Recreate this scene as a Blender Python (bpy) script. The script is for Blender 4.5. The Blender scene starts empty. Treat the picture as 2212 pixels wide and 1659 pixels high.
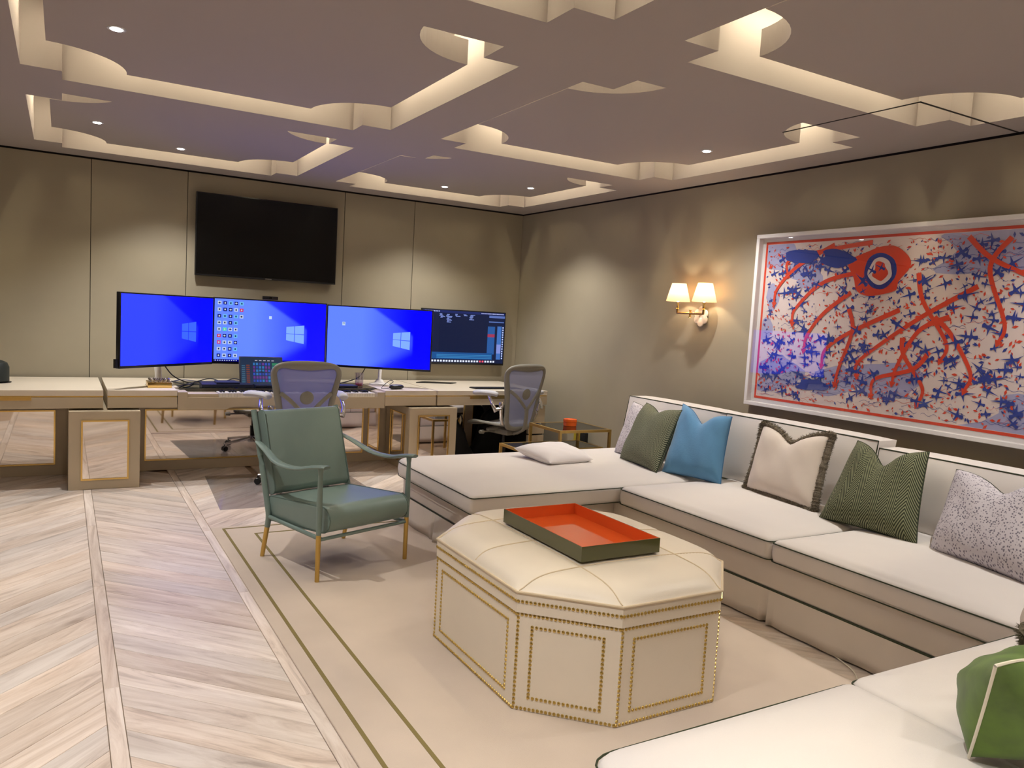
import bpy, bmesh, math, random
from mathutils import Vector, Matrix
random.seed(7)
C = bpy.context.scene.collection
PI = math.pi

# ------------------------------------------------------------ camera
R = ((0.8662883, -0.4963581, 0.0563314), (-0.0061319, 0.1021911, 0.9947459), (0.4995067, 0.8620821, -0.0854834))
# rows: right, up, forward in world axes; orthonormalised below
fw = Vector(R[2]).normalized(); rt = Vector(R[0]); rt = (rt - fw * rt.dot(fw)).normalized(); up = rt.cross(fw)
cam_data = bpy.data.cameras.new('camera'); cam = bpy.data.objects.new('camera', cam_data); C.objects.link(cam)
m3 = Matrix((rt, up, -fw)).transposed()
cam.matrix_world = Matrix.Translation((0, 0, 1.5)) @ m3.to_4x4()
cam_data.sensor_fit = 'HORIZONTAL'; cam_data.sensor_width = 36
cam_data.lens = 1686.44 / 2212 * 36
cam_data.clip_start = 0.05; cam_data.clip_end = 60
bpy.context.scene.camera = cam

# ------------------------------------------------------------ world, exposure
sc = bpy.context.scene
w = bpy.data.worlds.new('world'); sc.world = w; w.use_nodes = True
w.node_tree.nodes['Background'].inputs[0].default_value = (0.8, 0.85, 1, 1)
w.node_tree.nodes['Background'].inputs[1].default_value = 0.02
sc.view_settings.view_transform = 'Standard'; sc.view_settings.look = 'None'
sc.view_settings.gamma = 1; sc.view_settings.use_curve_mapping = False
sc.view_settings.exposure = 0.0
SPOT_W = 106.0          # each ceiling downlight
SPOT_COL = (1.0, 0.965, 0.935)
COVE = 60             # emission of the cove LED strips
COVE_COL = (1.0, 0.87, 0.61)
SCREEN = 2.3           # emission of the desk monitors
SCONCE_W = 3.3

# ------------------------------------------------------------ helpers
def lin(c):
    c = c / 255.0
    return c / 12.92 if c <= 0.04045 else ((c + 0.055) / 1.055) ** 2.4
def rgb(r, g, b): return (lin(r), lin(g), lin(b), 1)

def mat(name, col, rough=0.6, metal=0.0, bump=0.0, bscale=200.0, var=0.0, vscale=6.0, coat=0.0, spec=0.5, trans=0.0, sheen=0.0):
    m = bpy.data.materials.new(name); m.use_nodes = True
    nt = m.node_tree; b = nt.nodes['Principled BSDF']
    b.inputs['Base Color'].default_value = col; b.inputs['Roughness'].default_value = rough
    b.inputs['Metallic'].default_value = metal; b.inputs['Coat Weight'].default_value = coat
    b.inputs['Specular IOR Level'].default_value = spec; b.inputs['Transmission Weight'].default_value = trans
    b.inputs['Sheen Weight'].default_value = sheen
    tc = nt.nodes.new('ShaderNodeTexCoord')
    if var:
        n = nt.nodes.new('ShaderNodeTexNoise'); n.inputs['Scale'].default_value = vscale; n.inputs['Detail'].default_value = 5
        nt.links.new(tc.outputs['Object'], n.inputs['Vector'])
        h = nt.nodes.new('ShaderNodeHueSaturation'); h.inputs['Color'].default_value = col
        mr = nt.nodes.new('ShaderNodeMapRange'); mr.inputs['From Min'].default_value = .3; mr.inputs['From Max'].default_value = .7
        mr.inputs['To Min'].default_value = 1 - var; mr.inputs['To Max'].default_value = 1 + var
        nt.links.new(n.outputs['Fac'], mr.inputs['Value']); nt.links.new(mr.outputs[0], h.inputs['Value'])
        nt.links.new(h.outputs[0], b.inputs['Base Color'])
    if bump:
        n = nt.nodes.new('ShaderNodeTexNoise'); n.inputs['Scale'].default_value = bscale; n.inputs['Detail'].default_value = 3
        nt.links.new(tc.outputs['Object'], n.inputs['Vector'])
        bp = nt.nodes.new('ShaderNodeBump'); bp.inputs['Strength'].default_value = bump; bp.inputs['Distance'].default_value = 0.002
        nt.links.new(n.outputs['Fac'], bp.inputs['Height']); nt.links.new(bp.outputs[0], b.inputs['Normal'])
    return m

def emit(name, col, s):
    m = bpy.data.materials.new(name); m.use_nodes = True; nt = m.node_tree
    nt.nodes.clear(); o = nt.nodes.new('ShaderNodeOutputMaterial'); e = nt.nodes.new('ShaderNodeEmission')
    e.inputs[0].default_value = (*col[:3], 1); e.inputs[1].default_value = s
    nt.links.new(e.outputs[0], o.inputs[0]); return m

def attr_mat(name, s=None, rough=0.5):
    m = bpy.data.materials.new(name); m.use_nodes = True; nt = m.node_tree
    if s is not None: nt.nodes.clear()
    a = nt.nodes.new('ShaderNodeAttribute'); a.attribute_name = 'Col'
    if s is None:
        b = nt.nodes['Principled BSDF']; b.inputs['Roughness'].default_value = rough
        nt.links.new(a.outputs['Color'], b.inputs['Base Color'])
    else:
        o = nt.nodes.new('ShaderNodeOutputMaterial'); e = nt.nodes.new('ShaderNodeEmission')
        g = nt.nodes.new('ShaderNodeBsdfGlossy'); g.inputs['Roughness'].default_value = 0.25; g.inputs['Color'].default_value = (.03, .03, .03, 1)
        ad = nt.nodes.new('ShaderNodeAddShader')
        a2 = a; e.inputs[1].default_value = s
        nt.links.new(a2.outputs['Color'], e.inputs[0]); nt.links.new(e.outputs[0], ad.inputs[0]); nt.links.new(g.outputs[0], ad.inputs[1])
        nt.links.new(ad.outputs[0], o.inputs[0])
    return m

def glassy(name, tint, fac=0.08, rough=0.01):
    """thin clear sheet: transparent with a fresnel-like gloss"""
    m = bpy.data.materials.new(name); m.use_nodes = True; nt = m.node_tree; nt.nodes.clear()
    o = nt.nodes.new('ShaderNodeOutputMaterial'); t = nt.nodes.new('ShaderNodeBsdfTransparent'); t.inputs[0].default_value = (*tint, 1)
    g = nt.nodes.new('ShaderNodeBsdfGlossy'); g.inputs['Roughness'].default_value = rough
    f = nt.nodes.new('ShaderNodeLayerWeight'); f.inputs[0].default_value = .5
    pw = nt.nodes.new('ShaderNodeMath'); pw.operation = 'POWER'; pw.inputs[1].default_value = 5
    ma = nt.nodes.new('ShaderNodeMath'); ma.operation = 'MULTIPLY_ADD'; ma.inputs[1].default_value = 1 - fac; ma.inputs[2].default_value = fac
    mx = nt.nodes.new('ShaderNodeMixShader')
    nt.links.new(f.outputs['Facing'], pw.inputs[0]); nt.links.new(pw.outputs[0], ma.inputs[0]); nt.links.new(ma.outputs[0], mx.inputs[0])
    nt.links.new(t.outputs[0], mx.inputs[1]); nt.links.new(g.outputs[0], mx.inputs[2]); nt.links.new(mx.outputs[0], o.inputs[0])
    return m

class MB:
    def __init__(s): s.v = []; s.f = []; s.uv = {}; s.col = {}
    def add(s, vs, fs):
        o = len(s.v); s.v += [Vector(v) for v in vs]; s.f += [tuple(i + o for i in f) for f in fs]; return o
    def box(s, x0, x1, y0, y1, z0, z1, b=0.0):
        if b <= 0:
            s.add([(x, y, z) for z in (z0, z1) for y in (y0, y1) for x in (x0, x1)],
                  [(0, 2, 3, 1), (4, 5, 7, 6), (0, 1, 5, 4), (2, 6, 7, 3), (0, 4, 6, 2), (1, 3, 7, 5)])
        else:   # chamfered box, 24 vertices
            bm = bmesh.new(); r = bmesh.ops.create_cube(bm, size=1)
            for v in bm.verts:
                v.co = ((x0 + x1) / 2 + v.co.x * (x1 - x0), (y0 + y1) / 2 + v.co.y * (y1 - y0), (z0 + z1) / 2 + v.co.z * (z1 - z0))
            bmesh.ops.bevel(bm, geom=bm.edges[:], offset=b, segments=2, affect='EDGES', profile=.5)
            s.bm(bm)
        return s
    def bm(s, bm):
        bm.verts.index_update(); s.add([v.co.copy() for v in bm.verts], [tuple(v.index for v in f.verts) for f in bm.faces]); bm.free(); return s
    def quad(s, a, b, c, d, col=None):
        o = s.add([a, b, c, d], [(0, 1, 2, 3)])
        if col:
            for i in range(4): s.col[o + i] = col
    def tube(s, pts, r, n=8, closed=False, flat=None, upv=(0, 0, 1)):
        """r: number or list; flat=(a,b) gives elliptical section scaled from r"""
        pts = [Vector(p) for p in pts]; N = len(pts); rs = r if isinstance(r, (list, tuple)) else [r] * N
        rings = []
        for i, p in enumerate(pts):
            a = pts[(i - 1) % N] if (closed or i) else p; c = pts[(i + 1) % N] if (closed or i < N - 1) else p
            t = (c - a).normalized() if (c - a).length > 1e-9 else Vector((0, 0, 1))
            u = Vector(upv)
            if abs(t.dot(u)) > .95: u = Vector((1, 0, 0)) if abs(t.x) < .9 else Vector((0, 1, 0))
            x = t.cross(u).normalized(); y = x.cross(t).normalized()
            fa, fb = flat or (1, 1)
            rings.append([p + x * math.cos(k * 2 * PI / n) * rs[i] * fa + y * math.sin(k * 2 * PI / n) * rs[i] * fb for k in range(n)])
        o = s.add([v for rg in rings for v in rg], [])
        m = N if closed else N - 1
        for i in range(m):
            j = (i + 1) % N
            for k in range(n):
                s.f.append((o + i * n + k, o + i * n + (k + 1) % n, o + j * n + (k + 1) % n, o + j * n + k))
        if not closed:
            s.f.append(tuple(o + k for k in range(n))[::-1]); s.f.append(tuple(o + (N - 1) * n + k for k in range(n)))
        return s
    def lathe(s, c, prof, n=24, axis=(0, 0, 1)):
        """prof: list of (radius, height) along axis from c"""
        ax = Vector(axis).normalized(); u = Vector((1, 0, 0)) if abs(ax.x) < .9 else Vector((0, 1, 0))
        x = ax.cross(u).normalized(); y = ax.cross(x); c = Vector(c)
        o = s.add([c + ax * h + (x * math.cos(k * 2 * PI / n) + y * math.sin(k * 2 * PI / n)) * r for r, h in prof for k in range(n)], [])
        for i in range(len(prof) - 1):
            for k in range(n):
                s.f.append((o + i * n + k, o + i * n + (k + 1) % n, o + (i + 1) * n + (k + 1) % n, o + (i + 1) * n + k))
        if prof[0][0] > 1e-6: s.f.append(tuple(o + k for k in range(n))[::-1])
        if prof[-1][0] > 1e-6: s.f.append(tuple(o + (len(prof) - 1) * n + k for k in range(n)))
        return s
    def prism(s, pts, z0, z1):
        n = len(pts); o = s.add([(x, y, z0) for x, y in pts] + [(x, y, z1) for x, y in pts], [])
        s.f.append(tuple(o + i for i in range(n))[::-1]); s.f.append(tuple(o + n + i for i in range(n)))
        for i in range(n): s.f.append((o + i, o + (i + 1) % n, o + n + (i + 1) % n, o + n + i))
        return s
    def xf(s, M, start=0):
        for i in range(start, len(s.v)): s.v[i] = M @ s.v[i]
        return s

def obj(name, mb, material, parent=None, smooth=False, local=False, label=None, kind=None):
    me = bpy.data.meshes.new(name)
    vs = mb.v
    if parent is not None and not local:
        q = parent
        while q.parent is not None: q = q.parent
        inv = (Matrix.Translation(q.location) @ q.rotation_euler.to_matrix().to_4x4()).inverted()
        vs = [inv @ v for v in vs]
    me.from_pydata([tuple(v) for v in vs], [], mb.f)
    bm = bmesh.new(); bm.from_mesh(me)
    if not mb.uv and not mb.col: bmesh.ops.recalc_face_normals(bm, faces=bm.faces[:])
    bm.to_mesh(me); bm.free()
    if mb.uv:
        ul = me.uv_layers.new(name='UVMap')
        for lp in me.loops: ul.data[lp.index].uv = mb.uv.get(lp.vertex_index, (0, 0))
    if mb.col:
        ca = me.color_attributes.new('Col', 'FLOAT_COLOR', 'POINT')
        for i in range(len(me.vertices)): ca.data[i].color = (*mb.col.get(i, (0, 0, 0))[:3], 1)
    if smooth:
        me.shade_smooth()
        if smooth != 'all': me.set_sharp_from_angle(angle=math.radians(40))
    if material: me.materials.append(material)
    o = bpy.data.objects.new(name, me); C.objects.link(o)
    if parent is not None: o.parent = parent
    if label: o['label'] = label
    if kind: o['kind'] = kind
    return o

def thing(name, label, cat, loc=(0, 0, 0), rotz=0, group=None):
    o = bpy.data.objects.new(name, None); C.objects.link(o); o.empty_display_size = .1
    o.location = loc; o.rotation_euler = (0, 0, rotz); o['label'] = label; o['category'] = cat
    if group: o['group'] = group
    return o
def tag(o, label, cat, group=None):
    o['label'] = label; o['category'] = cat
    if group: o['group'] = group
    return o
def struct(name, mb, m, parent=None, smooth=False):
    o = obj(name, mb, m, parent, smooth)
    if parent is None: o['kind'] = 'structure'
    return o
def dup(root, loc, rotz=None, label=None):
    r = root.copy(); C.objects.link(r); r.location = loc
    if rotz is not None: r.rotation_euler = (0, 0, rotz)
    if label: r['label'] = label
    for ch in list(root.children):
        c = ch.copy(); C.objects.link(c); c.parent = r
        for g in list(ch.children):
            d = g.copy(); C.objects.link(d); d.parent = c
    return r
def catmull(pts, n=8, closed=False):
    P = [Vector(p) for p in pts]; N = len(P); out = []
    rng = range(N) if closed else range(N - 1)
    for i in rng:
        p0 = P[(i - 1) % N] if (closed or i > 0) else P[0]; p1 = P[i]; p2 = P[(i + 1) % N]
        p3 = P[(i + 2) % N] if (closed or i < N - 2) else P[-1]
        for k in range(n):
            t = k / n
            out.append(.5 * ((2 * p1) + (p2 - p0) * t + (2 * p0 - 5 * p1 + 4 * p2 - p3) * t * t + (3 * p1 - p0 - 3 * p2 + p3) * t ** 3))
    if not closed: out.append(P[-1])
    return out
def round_poly(pts, r, n=5):
    """round the corners of a closed 2-D polygon"""
    out = []; N = len(pts); rr = r if isinstance(r, (list, tuple)) else [r] * N
    for i in range(N):
        p = Vector(pts[i]); a = Vector(pts[i - 1]); b = Vector(pts[(i + 1) % N]); q = rr[i]
        da = (a - p).normalized(); db = (b - p).normalized()
        A = p + da * q; B = p + db * q
        for k in range(n + 1):
            t = k / n; out.append(tuple(A * (1 - t) ** 2 + p * 2 * t * (1 - t) + B * t * t))
    return out
def densify(pts, step=.08):
    out = []; N = len(pts)
    for i in range(N):
        a = Vector(pts[i]); b = Vector(pts[(i + 1) % N]); k = max(1, int((b - a).length / step))
        for j in range(k): out.append(tuple(a.lerp(b, j / k)))
    return out

# ------------------------------------------------------------ materials
M_ceil = mat('ceiling_plaster', rgb(166, 157, 152), .8, bump=.05, bscale=60)
M_wall = mat('taupe_wall_covering', rgb(160, 151, 130), .75, bump=.15, bscale=350, var=.04, vscale=2)
M_gap = mat('dark_gap', rgb(30, 24, 20), .9)
M_lacq = mat('cream_lacquer_shagreen', rgb(192, 177, 150), .35, bump=.12, bscale=500, var=.02)
M_lacqtop = mat('cream_desktop', rgb(222, 210, 190), .3, bump=.06, bscale=300, var=.03, vscale=3)
M_brass = mat('polished_brass', (0.72, 0.49, 0.16, 1), .22, 1.0)
M_brassb = mat('brushed_brass', (0.62, 0.42, 0.13, 1), .38, 1.0, bump=.05, bscale=400)
M_chrome = mat('chrome', (.75, .75, .78, 1), .12, 1.0)
M_steel = mat('satin_aluminium', (.62, .63, .65, 1), .28, 1.0)
M_mirror = mat('antique_mirror', (.74, .68, .62, 1), .03, 1.0, var=.05, vscale=5)
M_black = mat('black_plastic', rgb(14, 14, 17), .35)
M_tv = mat('tv_screen_black', rgb(4, 4, 5), .25, spec=.3)
M_blackcloth = mat('black_cloth', rgb(12, 12, 14), .8, bump=.4, bscale=30)
M_navy = mat('navy_device', rgb(20, 26, 50), .4)
M_sofa = mat('cream_linen', rgb(228, 221, 214), .85, bump=.35, bscale=700, var=.02, vscale=3, sheen=.2)
M_sofab = mat('cream_linen_base', rgb(214, 204, 192), .85, bump=.35, bscale=700, var=.03, vscale=3)
M_pipe = mat('dark_green_piping_and_shade_line', rgb(46, 54, 28), .7)  # also colours the drawn shadow line under the seat cushions
M_ott = mat('ivory_leather', rgb(228, 217, 200), .42, bump=.2, bscale=260, var=.015)
M_ottw = mat('ivory_leather_welt', rgb(214, 196, 166), .45)
M_nail = mat('brass_nail', (0.60, 0.44, 0.14, 1), .3, 1.0)
M_green = mat('sage_leather', rgb(122, 142, 136), .40, bump=.18, bscale=260, var=.04, vscale=5)
M_greenp = mat('sage_leather_piping', rgb(98, 118, 112), .5)
M_rug = mat('beige_wool_rug', rgb(200, 184, 168), .95, bump=.6, bscale=500, var=.06, vscale=3, sheen=.2)
M_rugline = mat('olive_rug_line', rgb(126, 112, 66), .95, bump=.6, bscale=500)
M_aer = mat('grey_office_plastic', rgb(140, 138, 128), .45)
M_aerarm = mat('pale_arm_pad', rgb(188, 188, 192), .5)
M_white = mat('white_lacquer', rgb(235, 232, 230), .35)
M_whitecloth = mat('white_cotton', rgb(238, 232, 230), .9, bump=.3, bscale=60, sheen=.2)
M_orange = mat('orange_lacquer', rgb(230, 98, 44), .1, coat=.6)
M_olive = mat('olive_lacquer', rgb(74, 74, 34), .2, coat=.4)
M_amber = mat('orange_ceramic', rgb(222, 92, 20), .25)
M_blue = mat('blue_linen', rgb(92, 148, 190), .85, bump=.4, bscale=90, var=.06, vscale=8, sheen=.3)
M_bluep = mat('blue_piping', rgb(60, 110, 150), .8)
M_velvet = mat('green_velvet', rgb(78, 108, 18), .7, bump=.6, bscale=14, var=.35, vscale=9, sheen=.15)
M_fringe = mat('taupe_fringe', rgb(112, 102, 86), .95, bump=.8, bscale=300, var=.35, vscale=120)
M_cream = mat('cream_pillow_weave', rgb(220, 208, 196), .9, bump=.6, bscale=600, var=.05, vscale=5)
M_whitep = mat('off_white_piping', rgb(222, 216, 198), .8)
M_smoke = glassy('smoked_table_glass', (.30, .33, .30), .16)
M_clear = glassy('picture_glass', (.99, .99, .99), .05, .004)
M_cup = glassy('clear_tumbler', (.88, .86, .9), .12)
M_red = mat('red_drink', rgb(196, 90, 84), .3)
M_keyw = mat('ivory_piano_keys', rgb(232, 226, 214), .25)
M_deskglass = glassy('dark_desk_glass', (.22, .27, .27), .12)
M_wire = mat('black_cable', rgb(18, 18, 18), .6)
M_yellow = mat('yellow_card', rgb(170, 150, 40), .6)

def wood_mat():
    m = bpy.data.materials.new('limed_oak_plank'); m.use_nodes = True; nt = m.node_tree; N = nt.nodes; L = nt.links
    b = N['Principled BSDF']; b.inputs['Roughness'].default_value = .38
    uv = N.new('ShaderNodeUVMap'); oi = N.new('ShaderNodeObjectInfo')
    mp = N.new('ShaderNodeMapping'); mp.inputs['Scale'].default_value = (1.2, 10, 1)
    cb = N.new('ShaderNodeCombineXYZ'); mu = N.new('ShaderNodeMath'); mu.operation = 'MULTIPLY'; mu.inputs[1].default_value = 77
    L.new(oi.outputs['Random'], mu.inputs[0]); L.new(mu.outputs[0], cb.inputs[0]); L.new(mu.outputs[0], cb.inputs[1]); L.new(cb.outputs[0], mp.inputs['Location'])
    L.new(uv.outputs[0], mp.inputs['Vector'])
    n = N.new('ShaderNodeTexNoise'); n.inputs['Scale'].default_value = 1.4; n.inputs['Detail'].default_value = 8; n.inputs['Roughness'].default_value = .68; n.inputs['Distortion'].default_value = 1.2
    L.new(mp.outputs[0], n.inputs['Vector'])
    n2 = N.new('ShaderNodeTexNoise'); n2.inputs['Scale'].default_value = .55; n2.inputs['Detail'].default_value = 3
    L.new(mp.outputs[0], n2.inputs['Vector'])
    r = N.new('ShaderNodeValToRGB'); r.color_ramp.elements[0].position = .30; r.color_ramp.elements[0].color = rgb(176, 158, 143)
    r.color_ramp.elements[1].position = .62; r.color_ramp.elements[1].color = rgb(230, 216, 203)
    e = r.color_ramp.elements.new(.45); e.color = rgb(212, 195, 180)
    L.new(n.outputs['Fac'], r.inputs[0])
    # knots
    h = N.new('ShaderNodeHueSaturation'); L.new(r.outputs[0], h.inputs['Color'])
    mr = N.new('ShaderNodeMapRange'); mr.inputs['To Min'].default_value = .86; mr.inputs['To Max'].default_value = 1.08
    L.new(oi.outputs['Random'], mr.inputs['Value'])
    m2 = N.new('ShaderNodeMapRange'); m2.inputs['From Min'].default_value = .3; m2.inputs['From Max'].default_value = .7; m2.inputs['To Min'].default_value = .88; m2.inputs['To Max'].default_value = 1.08
    L.new(n2.outputs['Fac'], m2.inputs['Value'])
    mm = N.new('ShaderNodeMath'); mm.operation = 'MULTIPLY'; L.new(mr.outputs[0], mm.inputs[0]); L.new(m2.outputs[0], mm.inputs[1]); L.new(mm.outputs[0], h.inputs['Value'])
    ms = N.new('ShaderNodeMath'); ms.operation = 'FRACT'; m3_ = N.new('ShaderNodeMath'); m3_.operation = 'MULTIPLY'; m3_.inputs[1].default_value = 13.7
    L.new(oi.outputs['Random'], m3_.inputs[0]); L.new(m3_.outputs[0], ms.inputs[0])
    m4 = N.new('ShaderNodeMapRange'); m4.inputs['To Min'].default_value = .75; m4.inputs['To Max'].default_value = 1.15; L.new(ms.outputs[0], m4.inputs['Value']); L.new(m4.outputs[0], h.inputs['Saturation'])
    L.new(h.outputs[0], b.inputs['Base Color'])
    bp = N.new('ShaderNodeBump'); bp.inputs['Strength'].default_value = .25; bp.inputs['Distance'].default_value = .001; L.new(n.outputs['Fac'], bp.inputs['Height']); L.new(bp.outputs[0], b.inputs['Normal'])
    return m
M_wood = wood_mat()
M_floor = mat('limed_oak_base', rgb(168, 146, 124), .5, var=.12, vscale=4)

def chevron_mat(name, dark, light, nz=5.5, rows=24.0, amp=.17, rowscale=(1, 1)):
    m = bpy.data.materials.new(name); m.use_nodes = True; nt = m.node_tree; N = nt.nodes; L = nt.links
    b = N['Principled BSDF']; b.inputs['Roughness'].default_value = .9
    uv = N.new('ShaderNodeUVMap'); sp = N.new('ShaderNodeSeparateXYZ'); L.new(uv.outputs[0], sp.inputs[0])
    def ma(op, a, bv):
        q = N.new('ShaderNodeMath'); q.operation = op
        for i, x in enumerate((a, bv)):
            if x is None: continue
            if isinstance(x, (int, float)): q.inputs[i].default_value = x
            else: L.new(x, q.inputs[i])
        return q.outputs[0]
    tri = ma('PINGPONG', ma('MULTIPLY', sp.outputs[0], nz * 2), 1.0)
    s = ma('FRACT', ma('MULTIPLY', ma('ADD', sp.outputs[1], ma('MULTIPLY', tri, amp)), rows), None)
    g = ma('GREATER_THAN', s, .5)
    mx = N.new('ShaderNodeMix'); mx.data_type = 'RGBA'; mx.inputs[6].default_value = dark; mx.inputs[7].default_value = light
    L.new(g, mx.inputs[0]); L.new(mx.outputs[2], b.inputs['Base Color'])
    bp = N.new('ShaderNodeBump'); bp.inputs['Strength'].default_value = .5; bp.inputs['Distance'].default_value = .002; L.new(g, bp.inputs['Height']); L.new(bp.outputs[0], b.inputs['Normal'])
    return m
M_chev = chevron_mat('green_chevron_weave', rgb(42, 48, 30), rgb(134, 136, 104))
M_chevs = chevron_mat('fine_green_chevron_weave', rgb(46, 52, 36), rgb(150, 152, 124), nz=7, rows=30)

def spot_mat(name, base, dot, scale=58.0):
    m = bpy.data.materials.new(name); m.use_nodes = True; nt = m.node_tree; N = nt.nodes; L = nt.links
    b = N['Principled BSDF']; b.inputs['Roughness'].default_value = .9
    uv = N.new('ShaderNodeUVMap'); mp = N.new('ShaderNodeMapping'); mp.inputs['Scale'].default_value = (1.0, .72, 1); mp.inputs['Rotation'].default_value = (0, 0, .5)
    v = N.new('ShaderNodeTexVoronoi'); v.inputs['Scale'].default_value = scale; v.inputs['Randomness'].default_value = .75
    L.new(uv.outputs[0], mp.inputs[0]); L.new(mp.outputs[0], v.inputs['Vector'])
    r = N.new('ShaderNodeValToRGB'); r.color_ramp.elements[0].position = .28; r.color_ramp.elements[0].color = dot
    r.color_ramp.elements[1].position = .46; r.color_ramp.elements[1].color = base
    L.new(v.outputs['Distance'], r.inputs[0]); L.new(r.outputs[0], b.inputs['Base Color'])
    return m
M_spot = spot_mat('lilac_spotted_weave', rgb(208, 202, 206), rgb(118, 112, 124))

def mesh_mat(name, col, alpha):
    m = bpy.data.materials.new(name); m.use_nodes = True; nt = m.node_tree; b = nt.nodes['Principled BSDF']
    b.inputs['Base Color'].default_value = col; b.inputs['Roughness'].default_value = .6
    b.inputs['Alpha'].default_value = alpha
    t = nt.nodes.new('ShaderNodeBsdfTranslucent'); t.inputs[0].default_value = rgb(138, 138, 160); mx = nt.nodes.new('ShaderNodeMixShader'); mx.inputs[0].default_value = .45
    o = [n for n in nt.nodes if n.type == 'OUTPUT_MATERIAL'][0]
    nt.links.new(b.outputs[0], mx.inputs[1]); nt.links.new(t.outputs[0], mx.inputs[2]); nt.links.new(mx.outputs[0], o.inputs[0])
    return m
M_mesh = mesh_mat('grey_elastic_mesh', rgb(118, 118, 124), .80)
M_mat = glassy('clear_floor_mat', (.93, .93, .95), .06, .10)

def shade_mat():
    m = bpy.data.materials.new('linen_lamp_shade'); m.use_nodes = True; nt = m.node_tree; nt.nodes.clear()
    o = nt.nodes.new('ShaderNodeOutputMaterial'); d = nt.nodes.new('ShaderNodeBsdfDiffuse'); t = nt.nodes.new('ShaderNodeBsdfTranslucent'); mx = nt.nodes.new('ShaderNodeMixShader')
    d.inputs[0].default_value = rgb(226, 196, 164); t.inputs[0].default_value = rgb(240, 204, 160); mx.inputs[0].default_value = .4
    nt.links.new(d.outputs[0], mx.inputs[1]); nt.links.new(t.outputs[0], mx.inputs[2]); nt.links.new(mx.outputs[0], o.inputs[0]); return m
M_shade = shade_mat()
M_led = emit('led_strip', COVE_COL, COVE)
M_lens = emit('downlight_lens', (1, .98, 1), 20)
M_bulb = emit('bulb', (1, .8, .5), 6)

# ------------------------------------------------------------ room shell
CZ = 2.67; WX = 4.56; WY = 7.83; LX = -2.7; NY = -1.75
struct('floor', MB().box(LX, WX + .1, NY, WY + .1, -.10, -.0125), M_floor)
FLOOR = bpy.data.objects['floor']
# chevron planks between straight strips
S_, Wd, TH = .18, .60, .012
def plank_mesh(slope):
    mb = MB(); g = .0012; c = .0015
    def ring(i, z): return [(i, i, z), (Wd - i, i, z), (Wd - i, S_ - i, z), (i, S_ - i, z)]
    pts = ring(g, -TH) + ring(g, -c) + ring(g + c, 0)
    pts = [(x, y + slope * x, z) for x, y, z in pts]
    mb.add(pts, [(8, 9, 10, 11)] + [(a + i, a + (i + 1) % 4, a + 4 + (i + 1) % 4, a + 4 + i) for a in (0, 4) for i in range(4)])
    for i, (x, y, z) in enumerate(pts): mb.uv[i] = ((x * 1 + (y - slope * x) * .5 * slope) * 1.414, (y - slope * x) * .707)
    me = bpy.data.meshes.new('floor_plank'); me.from_pydata(pts, [], mb.f)
    ul = me.uv_layers.new(name='UVMap')
    for lp in me.loops: ul.data[lp.index].uv = mb.uv[lp.vertex_index]
    me.materials.append(M_wood); return me
PM = {1: plank_mesh(1), -1: plank_mesh(-1)}
def strip_mesh(Ln=1.2, W_=.055):
    g = .0012; c = .0015
    def ring(i, z): return [(i, i, z), (W_ - i, i, z), (W_ - i, Ln - i, z), (i, Ln - i, z)]
    pts = ring(g, -TH) + ring(g, -c) + ring(g + c, 0)
    fs = [(8, 9, 10, 11)] + [(a + i, a + (i + 1) % 4, a + 4 + (i + 1) % 4, a + 4 + i) for a in (0, 4) for i in range(4)]
    me = bpy.data.meshes.new('floor_strip'); me.from_pydata(pts, [], fs); ul = me.uv_layers.new(name='UVMap')
    for lp in me.loops:
        x, y, z = pts[lp.vertex_index]; ul.data[lp.index].uv = (y, x * 1.2)
    me.materials.append(M_wood); return me
SM = strip_mesh()
bands = [(-1.11, 1 - 2, 4.6, 7.7), (-.455, 1, 1.6, 7.5), (.20, -1, 2.0, 7.7), (.855, 1, 4.7, 7.3), (1.51, -1, 5.3, 7.7), (2.165, 1, 4.9, 7.3), (2.82, -1, 5.5, 7.7), (2.82, -1, 1.9, 3.9)]
for xa, sl, y0, y1 in bands:
    k0 = round(y0 / S_)
    for k in range(k0, round(y1 / S_)):
        o = bpy.data.objects.new('floor_plank', PM[sl]); C.objects.link(o); o.parent = FLOOR; o.location = (xa, k * S_, 0)
for i, (xa, y0, y1) in enumerate([(-.51, 3.1, 7.8), (.145, 1.6, 7.8), (.80, 1.9, 7.8), (1.455, 5.3, 7.8), (2.11, 5.3, 7.8), (2.765, 5.3, 7.8)]):
    y = y0 + (i * .37) % 1.0 * .5
    y = 4.42 - 1.2 * math.ceil((4.42 - y0) / 1.2) + (0 if i == 1 else (i * .43) % 1.2)
    while y < y1 - 1.1:
        o = bpy.data.objects.new('floor_strip', SM); C.objects.link(o); o.parent = FLOOR; o.location = (xa, y, 0); y += 1.2

# walls
wb = thing('x', '', ''); bpy.data.objects.remove(wb)
struct('wall_back', MB().box(LX, WX + .1, WY + .012, WY + .1, -.1, 3.1), M_gap)
WB = bpy.data.objects['wall_back']
for x0, x1 in ((LX, -1.335), (-1.33, -.565), (-.56, .2075), (.2125, .9875), (.9925, 2.4675), (2.4725, 3.2275), (3.2325, WX)):
    obj('wall_panel', MB().box(x0, x1, WY, WY + .012, 0, 2.655, .002), M_wall, WB)
struct('wall_right', MB().box(WX, WX + .1, NY, WY, 0, 2.655), M_wall)
struct('trim_1', MB().box(WX + .01, WX + .1, NY, WY, 2.655, 3.1), M_gap)
struct('wall_left', MB().box(LX - .1, LX, NY, WY + .1, -.1, 3.1), M_wall)
struct('wall_front', MB().box(LX, WX + .1, NY - .1, NY, -.1, 3.1), M_wall)

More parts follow.
